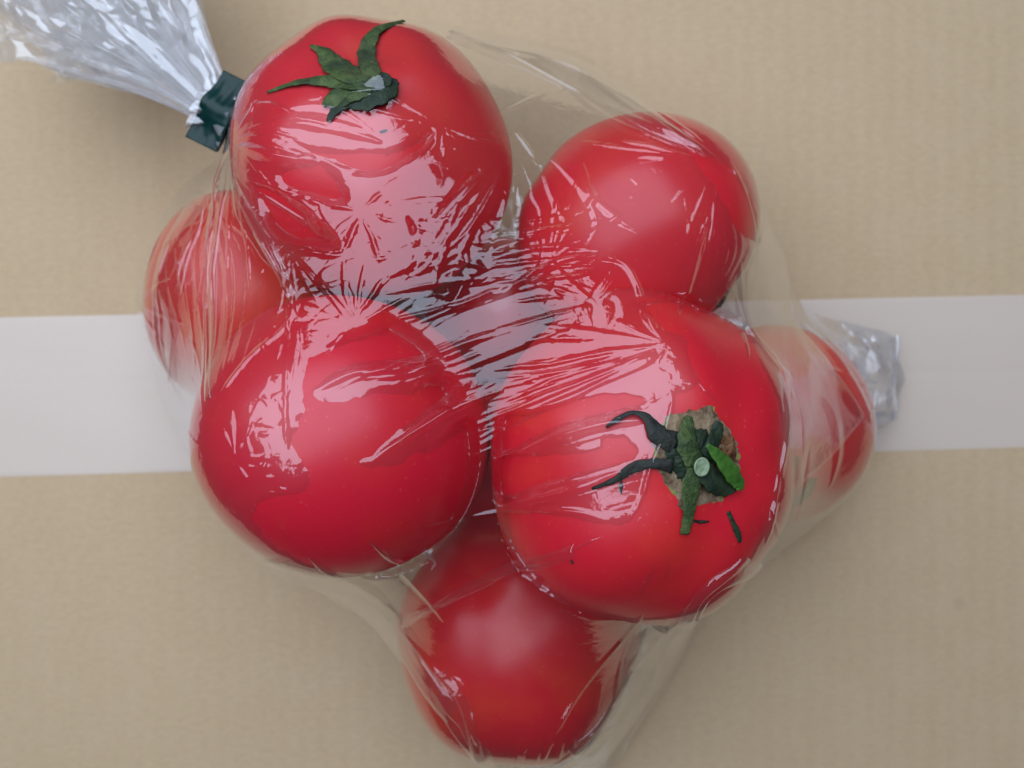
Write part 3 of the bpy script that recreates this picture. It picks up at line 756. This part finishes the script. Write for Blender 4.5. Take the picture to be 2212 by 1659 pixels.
for k in range(8):
    sp([(1430 + k * 12, 700 + rng.rand() * 30), (1580 + 8 * k, 720 + 24 * k)], 7, 0.25, 'spindle', 0.2, 430 + k)
sp([(1590, 640), (1610, 720), (1620, 800)], 14, 0.6, 'spindle', 0.6, 58)
sp([(1600, 560), (1618, 700), (1690, 800), (1700, 930)], 14, 0.35, 'flat', 0.2, 59)
# --- left side of the front left tomato, left-edge tomato
fan(590, 800, [(560, 730, 14), (615, 720, 12), (600, 830, 10), (560, 860, 8)], 0.6, seed=450)
fan(510, 995, [(500, 880, 14), (480, 920, 10), (560, 870, 14), (540, 1050, 12), (470, 1010, 10), (610, 980, 14, 0.35)], 0.55, seed=460)
for k in range(22):
    a = (540 + rng.rand() * 95, 850 + rng.rand() * 190); an = rng.rand() * 3.14; L = 18 + rng.rand() * 40
    sp([a, (a[0] + L * math.cos(an), a[1] - L * math.sin(an))], 4 + 5 * rng.rand(), 0.45, 'spindle', 0.5, 480 + k)
fan(655, 1068, [(600, 1050, 8), (560, 1060, 7), (625, 1100, 8), (690, 1060, 6), (630, 1010, 8)], 0.6, seed=510)
fan(440, 860, [(360, 870, 9), (410, 720, 10), (450, 700, 10), (470, 560, 12), (400, 800, 9)], 0.6, seed=520)
for k in range(11):
    xx = 350 + 26 * k
    sp([(470 - 4 * k + rng.randn() * 6, 390 + 10 * abs(k - 4)), (xx + 6 * rng.randn(), 560), (xx * 0.6 + 180, 760 + rng.rand() * 100)], 12 + 8 * rng.rand(), 0.20, 'spindle', 0.3, 530 + k)
fan(375, 500, [(420, 560, 16), (340, 600, 14), (400, 640, 16), (440, 480, 12), (350, 540, 8)], 0.5, seed=545)
sp([(480, 330), (455, 500), (445, 700), (440, 900)], 10, 0.8, 'flat', 0.1, 60)
sp([(600, 560), (630, 680), (540, 770), (470, 860)], 10, 0.5, 'flat', 0.1, 61)
# --- bottom: folds across the bottom tomato
sp([(865, 1345), (960, 1300), (1090, 1248), (1200, 1212)], 10, 0.5, 'flat', 0.2, 62)
sp([(870, 1335), (1010, 1262), (1150, 1205)], 8, 0.35, 'spindle', 0.1, 63)
sp([(790, 1160), (850, 1215), (930, 1300), (960, 1345)], 18, 1.0, 'spindle', 0.1, 64)
sp([(650, 1190), (760, 1260), (860, 1330)], 14, 1.1, 'spindle', 0.1, 65)
sp([(600, 1110), (615, 1160), (650, 1200)], 8, 0.6, 'spindle', 0.1, 66)
sp([(850, 1350), (930, 1440), (1000, 1520), (1030, 1640)], 18, 0.55, 'spindle', 0.2, 67)
sp([(905, 1450), (990, 1470), (1030, 1560), (1050, 1650)], 12, 0.5, 'spindle', 0.2, 68)
sp([(1400, 1310), (1330, 1400), (1230, 1530), (1190, 1600)], 10, 0.7, 'flat', 0.1, 69)
sp([(1480, 1350), (1400, 1480), (1340, 1560), (1230, 1680)], 13, 1.2, 'flat', 0.1, 70)
sp([(1380, 1340), (1330, 1500), (1320, 1600)], 10, 0.6, 'spindle', 0.3, 71)
sp([(1440, 1330), (1400, 1430), (1300, 1560), (1180, 1660)], 12, 1.0, 'spindle', 0.3, 72)
sp([(1300, 1480), (1290, 1540)], 7, 0.8, 'spindle', 0, 73)
for k in range(8):
    sp([(1130 + 22 * k, 1560 + rng.rand() * 30), (1100 + 24 * k, 1640 + rng.rand() * 40)], 9, 0.5, 'spindle', 0.3, 560 + k)
# --- right side: loose folds over the right-edge tomato and the sealed corner
sp([(1610, 690), (1690, 800), (1800, 800), (1850, 830)], 20, 0.4, 'spindle', 0.2, 74)
sp([(1690, 810), (1780, 860), (1810, 960), (1790, 1060)], 26, 0.4, 'spindle', 0.3, 75)
sp([(1720, 690), (1780, 740), (1840, 820), (1885, 920)], 18, 0.5, 'flat', 0.2, 76)
sp([(1650, 1180), (1680, 1050), (1700, 940), (1690, 830)], 14, 0.7, 'flat', 0.2, 77)
sp([(1700, 1170), (1740, 1040), (1750, 960)], 14, 0.6, 'spindle', 0.2, 78)
fan(1925, 820, [(1840, 705, 16, 0.7), (1860, 760, 14), (1850, 830, 14), (1870, 900, 12), (1890, 730, 12, 0.7)], 0.7, seed=580)
fan(1640, 1240, [(1560, 1290, 9), (1600, 1180, 8), (1700, 1120, 12), (1660, 1080, 10)], 0.5, seed=590)

# --- small irregular crumpling, stronger where the film is slack
def blob(px, py, r):
    p = on_film(px, py); rr = r * (H - p[2]) / FPX
    return np.exp(-((X - p[0]) ** 2 + (Y - p[1]) ** 2) / (rr * rr))
slack = 0.10 + 1.0 * blob(980, 500, 150) + 0.8 * blob(1080, 590, 130) + 0.5 * blob(700, 560, 110) + 0.35 * blob(1200, 640, 120) + 0.5 * blob(1410, 800, 60) \
        + 0.5 * blob(580, 900, 90) + 0.5 * blob(400, 620, 120) + 0.45 * blob(1830, 830, 110) + 0.4 * blob(1560, 250, 100) + 0.35 * blob(700, 320, 90)
slack = np.clip(slack, 0, 1.2)
wx = X + 0.25 * noise(X * 1.7, Y * 1.7, 1); wy = Y + 0.25 * noise(X * 1.7, Y * 1.7, 2)
f1, f2 = cells(wx * 0.9, wy * 1.2, 1); W += slack * 0.034 * np.minimum(f2 - f1, 0.8)
f1, f2 = cells(wx * 2.2 + 7, wy * 1.6, 2); W += slack * 0.009 * np.minimum(f2 - f1, 0.7)
W += slack * 0.010 * (1 - np.abs(noise(X * 3.0, Y * 5.0, 4)))
W += 0.010 * noise(X * 1.1, Y * 1.3, 5)

# fine creases: thin sharp valleys wandering over the loose film
def crease(sc_x, sc_y, seed, depth, width, ang):
    ca, sa = math.cos(ang), math.sin(ang)
    u = (X * ca + Y * sa) * sc_x; v = (-X * sa + Y * ca) * sc_y
    n = noise(u + 0.5 * noise(u * 2, v * 2, seed + 1), v + 0.5 * noise(u * 2, v * 2, seed + 2), seed)
    return -depth * np.exp(-np.abs(n) / width)
loose = np.clip(0.2 + 0.45 * blob(980, 480, 230) + 0.6 * blob(1220, 660, 200) + 0.5 * blob(700, 580, 160), 0, 1)
W += loose * (crease(0.30, 1.15, 31, 0.030, 0.055, 0.30) + crease(1.0, 0.40, 35, 0.024, 0.055, -0.6) + crease(0.7, 1.9, 39, 0.012, 0.09, 0.5))

# where the film clings to the skin it lies wholly against it: no second surface there
SK = cubic(np.where(skin > 0.5, skin, hs), X, Y)
def poly_mask(pts, soft, jag):
    q = np.array([on_film(*p)[:2] for p in pts]); c = catmull(np.vstack([q, q[:1]]), 8 * len(q))
    sl = window(c, soft + jag * 2 + 0.2); x = X[sl] + jag * noise(X[sl] * 1.6, Y[sl] * 1.6, 51) + jag * 0.5 * noise(X[sl] * 5, Y[sl] * 5, 52)
    y = Y[sl] + jag * noise(X[sl] * 1.6, Y[sl] * 1.6, 53) + jag * 0.5 * noise(X[sl] * 5, Y[sl] * 5, 54)
    r = np.zeros(x.shape, bool); best = np.full(x.shape, 1e9)
    for k in range(len(c) - 1):
        a, b = c[k], c[k + 1]
        if a[1] != b[1]: r ^= ((a[1] > y) != (b[1] > y)) & (x < (b[0] - a[0]) * (y - a[1]) / (b[1] - a[1]) + a[0])
        d = b - a; t = np.clip(((x - a[0]) * d[0] + (y - a[1]) * d[1]) / (d @ d + 1e-12), 0, 1)
        best = np.minimum(best, np.hypot(x - a[0] - t * d[0], y - a[1] - t * d[1]))
    sd = np.where(r, best, -best)
    t = np.clip(sd / soft + 0.5, 0, 1); return sl, t * t * (3 - 2 * t)
cling = np.zeros_like(Z)
for pts, soft, jag in (
    ([(600, 305), (700, 325), (850, 325), (930, 285), (900, 330), (800, 372), (690, 340), (610, 325)], 0.3, 0.05),
    ([(1035, 370), (1040, 400), (985, 450), (920, 530), (912, 515), (960, 440), (1005, 375)], 0.10, 0.04),
    ([(880, 470), (900, 500), (920, 545), (900, 535)], 0.10, 0.03), ([(1050, 380), (1075, 410), (1082, 450), (1068, 430)], 0.10, 0.03),
    ([(545, 405), (620, 425), (700, 500), (720, 535), (640, 520), (590, 490)], 0.3, 0.06),
    ([(600, 380), (690, 345), (745, 420), (700, 430), (620, 410)], 0.3, 0.06),
    ([(660, 770), (735, 738), (800, 712), (870, 668), (960, 700), (1015, 765), (880, 782), (760, 795), (690, 830), (700, 870), (820, 850), (960, 820), (1035, 800),
      (1040, 840), (960, 872), (880, 925), (780, 1000), (850, 995), (960, 945), (1050, 905), (1052, 1080), (1000, 1185), (850, 1240), (660, 1215), (540, 1120), (575, 1085), (665, 1050), (630, 960), (652, 880)], 0.40, 0.09),
    ([(1385, 650), (1480, 645), (1600, 700), (1655, 800), (1690, 900), (1685, 1040), (1610, 1220), (1470, 1325), (1270, 1325), (1130, 1230), (1070, 1115), (1180, 1108), (1330, 1130),
      (1350, 1130), (1400, 1060), (1440, 960), (1455, 860), (1500, 830), (1480, 740), (1420, 700)], 0.25, 0.08),
    ([(1075, 905), (1200, 878), (1330, 850), (1400, 870), (1300, 898), (1180, 935), (1075, 990)], 0.15, 0.05),
    ([(1065, 1010), (1110, 985), (1250, 985), (1330, 960), (1370, 960), (1370, 995), (1290, 1015), (1180, 1052), (1070, 1085)], 0.15, 0.05),
    ([(1310, 945), (1345, 940), (1360, 960), (1352, 982), (1318, 985), (1302, 965)], 0.15, 0.05),
    ([(1480, 320), (1560, 350), (1620, 420), (1640, 520), (1600, 500), (1550, 420)], 0.6, 0.08)):
    sl, m = poly_mask(pts, soft, jag); cling[sl] = np.maximum(cling[sl], m)
cling *= np.clip((1.4 - (Z - SK)) / 0.6, 0, 1)
W0 = W * (1 - cling) + np.where(W > 0, W, 0) * cling * 0.9
fade = np.clip(UC / 0.25, 0, 1)
Z = Z * (1 - cling) + (SK - 0.035) * cling + W0 * fade
IN = inside(X, Y)
# vertices just outside are pulled onto the outline
near = IN.copy()
for a in (-1, 0, 1):
    for b in (-1, 0, 1): near |= np.roll(np.roll(IN, a, 0), b, 1)
ring = near & ~IN
ri = np.argwhere(ring)
rx = X[ring]; ry = Y[ring]
fo = catmull(np.vstack([ow, ow[:1]]), 6000)
bi = np.zeros(len(rx), int)
for k in range(0, len(rx), 500):
    d = (rx[k:k + 500, None] - fo[None, :, 0]) ** 2 + (ry[k:k + 500, None] - fo[None, :, 1]) ** 2
    bi[k:k + 500] = d.argmin(1)
X2, Y2, Z2 = X.copy(), Y.copy(), Z.copy()
X2[ring] = fo[bi, 0]; Y2[ring] = fo[bi, 1]; Z2[ring] = fo[bi, 2]
idx = -np.ones(X.shape, int); idx[near] = np.arange(near.sum())
quad_ok = near[:-1, :-1] & near[1:, :-1] & near[1:, 1:] & near[:-1, 1:] & (IN[:-1, :-1] | IN[1:, :-1] | IN[1:, 1:] | IN[:-1, 1:])
qi, qj = np.nonzero(quad_ok)
F = np.stack([idx[qi, qj], idx[qi + 1, qj], idx[qi + 1, qj + 1], idx[qi, qj + 1]], 1)
Vt = np.stack([X2[near], Y2[near], Z2[near]], 1)
link('upper_film', Vt, F, M_FILM, bag)

# loose folds of film lying doubled over the bag
def fold_sheet(ea, eb, arch, seed, nu=150, nv=34, rip=0.05):
    A = np.array([on_film(*p) for p in ea]); B = np.array([on_film(*p) for p in eb])
    ca, cb_ = catmull(A, nu), catmull(B, nu)
    v = np.linspace(0, 1, nv); V = []
    for i in range(nu):
        t = i / (nu - 1); e = math.sin(math.pi * min(1, max(0, t))) ** 0.4
        p = ca[i][None] * (1 - v[:, None]) + cb_[i][None] * v[:, None]
        base = cubic(hs, np.clip(p[:, 0], x0 + 0.2, x1 - 0.2), np.clip(p[:, 1], y0 + 0.2, y1 - 0.2))
        z = np.maximum(base, p[:, 2]) + 0.07 + arch * e * np.sqrt(np.clip(1 - (2 * v - 1) ** 2, 0, 1))
        s_ = v * 4 + 0.5 * noise(v * 3, np.full(nv, t * 4 + seed), 61)
        z = z + rip * e * (1 - np.abs(noise(s_ + seed, np.full(nv, t * 2.5), 62)) * 2) * np.sin(np.pi * v)
        p = p + np.stack([0.10 * noise(np.full(nv, t * 5), v * 2 + seed, 63), 0.10 * noise(np.full(nv, t * 5), v * 2 + seed, 64), 0 * v], 1)
        V.append(np.stack([p[:, 0], p[:, 1], z], 1))
    o = link('film_fold', np.array(V).reshape(-1, 3), grid_faces(nu, nv), M_FILM, bag)
    return o
fold_sheet([(1655, 480), (1700, 570), (1718, 690), (1800, 790), (1868, 900)], [(1612, 600), (1625, 720), (1695, 810), (1735, 920), (1725, 1060)], 0.10, 1, rip=0.02)
fold_sheet([(1640, 1215), (1530, 1310), (1460, 1430), (1370, 1560), (1270, 1690)], [(1600, 1190), (1490, 1290), (1400, 1400), (1310, 1520), (1200, 1670)], 0.28, 4)
fold_sheet([(1460, 1360), (1430, 1450), (1350, 1560), (1260, 1640)], [(1400, 1350), (1350, 1450), (1300, 1540), (1220, 1620)], 0.25, 5)
fold_sheet([(960, 66), (1100, 92), (1250, 128), (1440, 262), (1575, 370)], [(980, 80), (1110, 130), (1240, 200), (1390, 290), (1540, 355)], 0.30, 6)
fold_sheet([(498, 310), (452, 450), (440, 640), (442, 870)], [(512, 330), (490, 450), (475, 640), (462, 860)], 0.30, 7)
fold_sheet([(505, 330), (540, 440), (600, 540), (635, 640)], [(500, 345), (515, 460), (575, 570), (628, 660)], 0.22, 8)
fold_sheet([(420, 410), (360, 520), (330, 650), (350, 830)], [(450, 420), (420, 540), (390, 660), (370, 820)], 0.2, 9)
fold_sheet([(560, 1210), (680, 1275), (800, 1345), (870, 1440), (960, 1560)], [(620, 1200), (730, 1240), (850, 1310), (905, 1400), (985, 1520)], 0.22, 10)
fold_sheet([(900, 1440), (960, 1560), (1010, 1630), (1060, 1690)], [(960, 1440), (1010, 1520), (1045, 1600), (1080, 1680)], 0.14, 11)
fold_sheet([(862, 1352), (1000, 1290), (1130, 1235), (1240, 1200)], [(868, 1335), (1000, 1262), (1130, 1205), (1230, 1180)], 0.14, 12)

cq = []
nu_, nv_ = 70, 70
c00, c10, c11, c01 = P(1812, 690, 1.75), P(1935, 727, 1.35), P(1932, 906, 1.15), P(1872, 945, 1.6)
for i in range(nu_):
    for k in range(nv_):
        a, b = i / (nu_ - 1), k / (nv_ - 1)
        q = c00 * (1 - a) * (1 - b) + c10 * a * (1 - b) + c11 * a * b + c01 * (1 - a) * b
        f1_, f2_ = cells(np.array(q[0] * 0.95 + 3), np.array(q[1] * 0.8), 77)
        g1_, g2_ = cells(np.array(q[0] * 2.0), np.array(q[1] * 1.7), 78)
        e = min(a, 1 - a, b, 1 - b) * 6; e = min(1.0, e)
        q = q + np.array([0, 0, 0.05 + e * (0.40 * min(float(f2_ - f1_), 0.8) + 0.07 * min(float(g2_ - g1_), 0.7))]); cq.append(q)
link('crumpled_corner', cq, grid_faces(nu_, nv_), M_TAIL, bag)
cf = []
for i in range(24):
    t = i / 23; a = P(1934, 728 + 178 * t, 1.05 - 0.2 * t); wdt = 0.62 * (1 - abs(2 * t - 1.04)) ** 0.9 if abs(2 * t - 1.04) < 1 else 0
    for k in range(10):
        v = k / 9; cf.append(a + np.array([wdt * v, 0, -0.55 * v + 0.10 * math.sin(v * 5 + t * 7)]))
link('corner_flap', cf, grid_faces(24, 10), M_FLAP, bag)
# underside of the bag: leaves the outline, turns in and lies on the cardboard
nr = 60; sub = fo[::6][:-1]; cen = np.array([0.2, -0.6])
tt = np.linspace(0, 1, nr)
uv = []
m_ = len(sub)
for k in range(m_):
    bx, by, bzz = sub[k]
    d = cen - np.array([bx, by]); L = np.linalg.norm(d)
    s = tt * L
    drop = bzz + 0.2
    z = 0.04 + (bzz - 0.04) * np.exp(-(s / max(0.5, bzz * 0.42)) ** 1.25)
    xx = bx + d[0] * tt; yy = by + d[1] * tt
    zz = z + np.clip(s, 0, 0.8) * (0.10 * np.abs(noise(xx * 1.1, yy * 1.1, 8)) + 0.06 * (1 - np.abs(noise(xx * 3, yy * 3, 9))))
    uv.append(np.stack([xx, yy, np.maximum(zz, 0.03)], 1))
uv = np.array(uv)
link('lower_film', uv.reshape(-1, 3), grid_faces(m_, nr, wrap=True), M_UNDER, bag)

# gathered end of the bag beyond the closure tape: pleated sheets fanning out
ap = P(478, 244, 5.9)
def tail_sheet(edge_a, edge_b, ends, z_end, pleats, amp, seed, n_a=420, n_t=170, zoff=0.0):
    """edge_a/edge_b: pixel of the mouth corners; ends: list of (fraction, reach) for the cut mouth"""
    a = P(*edge_a, z_end); b = P(*edge_b, z_end)
    u = np.linspace(0, 1, n_a); t = np.linspace(0, 1, n_t)
    U, T = np.meshgrid(u, t, indexing='ij')
    reach = np.interp(U, [e[0] for e in ends], [e[1] for e in ends])
    jit = 0.02 * noise(U * 22, T * 0 + seed, seed) 
    ang_a = math.atan2(a[1] - ap[1], a[0] - ap[0]); ang_b = math.atan2(b[1] - ap[1], b[0] - ap[0])
    if ang_b > ang_a: ang_b -= 2 * math.pi
    if ang_a - ang_b > math.pi: ang_b += 2 * math.pi
    ang = ang_a + (ang_b - ang_a) * (U + 0.03 * noise(U * 7, T * 3, seed + 1) * T)
    Lr = 0.35 + reach * (T ** 0.95) * (1 + jit)
    # neck is 0.55 cm wide before it fans out
    wn = (U - 0.5) * 1.0 * np.exp(-T * 5)
    px_, py_ = -math.sin((ang_a + ang_b) / 2), math.cos((ang_a + ang_b) / 2)
    x = ap[0] + np.cos(ang) * Lr * 1.0 - wn * px_; y = ap[1] + np.sin(ang) * Lr - wn * py_
    ph = U * pleats + 0.8 * noise(U * 6, T * 1.6, seed + 2)
    tri = 2 * np.abs(ph - np.floor(ph + 0.5)) * 2 - 1
    A = amp * (0.25 + T ** 0.8)
    z = ap[2] + (z_end - ap[2]) * T ** 1.2 + zoff * T + A * 0.45 * tri + A * 0.8 * noise(U * 4, T * 2.4, seed + 3)
    qx = (x - ap[0]) * math.cos(2.5) + (y - ap[1]) * math.sin(2.5); qy = -(x - ap[0]) * math.sin(2.5) + (y - ap[1]) * math.cos(2.5)
    f1, f2 = cells(qx * 0.45 + seed, qy * 0.95, seed); z += 0.62 * T * np.minimum(f2 - f1, 0.9)
    f1, f2 = cells(qx * 1.1 + seed, qy * 1.9, seed + 1); z += 0.11 * np.sqrt(T) * np.minimum(f2 - f1, 0.8)
    z = np.maximum(z, 0.15)
    return np.stack([x, y, z], -1).reshape(-1, 3), grid_faces(n_a, n_t)
TV, TF, base = [], [], 0
for args in (((50, 150), (440, -20), [(0, 6.2), (0.10, 6.1), (0.22, 8.4), (0.6, 9.8), (1, 8.5)], 4.3, 7, 0.42, 1),
             ((95, 150), (452, 40), [(0, 5.2), (0.2, 8.6), (0.6, 9.8), (1, 8.0)], 3.4, 9, 0.34, 2),
             ((150, 168), (425, -60), [(0, 7.2), (0.4, 9.2), (1, 8.5)], 5.2, 6, 0.42, 3),
             ((110, 170), (458, 60), [(0, 6.8), (0.5, 8.8), (1, 7.0)], 2.6, 5, 0.30, 4)):
    v, f = tail_sheet(*args); TV.append(v); TF.append(f + base); base += len(v)
link('gathered_end', np.vstack(TV), np.vstack(TF), M_TAIL, bag)

# closure tape: strip wrapped round the neck with its two ends stuck together as a flag
bd = P(450, 298, 6.2) - P(512, 172, 6.2); bd /= np.linalg.norm(bd)      # across the neck
bt = np.array([bd[1], -bd[0], 0.0])                                      # along the neck
cb = P(476, 242, 6.35)
def strip(path, halfw, thick, mat, name, parent, skew=0.0, wob=0.02, seed=0):
    """path: list of (across, up) cm in the plane square to the neck"""
    c = catmull(path, 60); n = 26; V = []
    for side in (1, -1):
        for i, (a, z) in enumerate(c):
            tn = c[min(i + 1, 59)] - c[max(i - 1, 0)]; tn = tn / (np.linalg.norm(tn) + 1e-9); nr_ = np.array([-tn[1], tn[0]])
            for k in range(n):
                s = (k / (n - 1) * 2 - 1)
                zz = z + wob * float(noise(np.array(a * 3.1 + seed), np.array(s * 2.4), 6)) + wob * 0.8 * math.sin(a * 6 + s * 2)
                q = cb + bd * (a + nr_[0] * thick * side * 0.5) + bt * (s * halfw + skew * a)
                q = q + np.array([0, 0, zz + nr_[1] * thick * side * 0.5]); V.append(q)
    m = 60 * n; F = []
    for i in range(59):
        for k in range(n - 1):
            q = (i * n + k, i * n + k + 1, (i + 1) * n + k + 1, (i + 1) * n + k)
            F.append(q[::-1]); F.append(tuple(m + t for t in q))
    def rim(lst):
        for a, b in zip(lst[:-1], lst[1:]): F.append((a, b, m + b, m + a))
    rim([k for k in range(n)]); rim([59 * n + k for k in range(n)][::-1])
    rim([i * n for i in range(60)][::-1]); rim([i * n + n - 1 for i in range(60)])
    return link(name, V, F, mat, parent)
strip([(-1.12, 0.10), (-0.6, 0.16), (-0.1, 0.34), (0.25, 0.22), (0.62, 0.04), (1.10, -0.04)], 0.50, 0.02, M_BAND, 'closure_tape', bag, 0.10, 0.03, 1)
strip([(-0.90, 0.06), (-0.55, 0.02), (-0.3, -0.2), (0.0, -0.34), (0.3, -0.24), (0.55, -0.12), (1.06, -0.10)], 0.50, 0.02, M_BAND, 'closure_tape', bag, 0.10, 0.03, 2)

# short twisted neck passing through the tape
nk = []; K = 60; L_ = 40
for i in range(L_):
    s = i / (L_ - 1); c = cb + bt * (-0.40 + 1.1 * s) * 1.0 + np.array([0, 0, -0.07])
    ww = 0.34 + 0.30 * abs(s - 0.5) * 2
    for k in range(K):
        a = 2 * math.pi * k / K; rr = ww * (1 + 0.22 * math.sin(9 * a + 4 * s) + 0.1 * math.sin(17 * a - 3 * s))
        nk.append(c + bd * rr * math.cos(a) * 1.25 + np.array([0, 0, 1]) * rr * 0.55 * math.sin(a))
Fn = [(i * K + k, i * K + (k + 1) % K, (i + 1) * K + (k + 1) % K, (i + 1) * K + k) for i in range(L_ - 1) for k in range(K)]
link('neck', nk, Fn, M_TAIL, bag)

# welded bottom seam showing at the right-hand corner
sv = []; n = 60
pa, pb = P(1936, 724, 1.25), P(1931, 908, 0.95)
for i in range(n):
    t = i / (n - 1); c = pa + (pb - pa) * t; c = c + np.array([0.02 * math.sin(t * 17), 0, 0.05 * math.sin(t * 9)])
    for (dx, dz) in ((-0.05, -0.03), (-0.02, 0.05), (0.05, 0.06), (0.09, 0.02), (0.10, -0.12), (0.04, -0.10)):
        sv.append(c + np.array([dx * (1 + 0.2 * math.sin(t * 40)), 0, dz]))
Fs = [(i * 6 + k, i * 6 + (k + 1) % 6, (i + 1) * 6 + (k + 1) % 6, (i + 1) * 6 + k) for i in range(n - 1) for k in range(6)]
link('bottom_seam', sv, Fs, M_TAIL, bag)
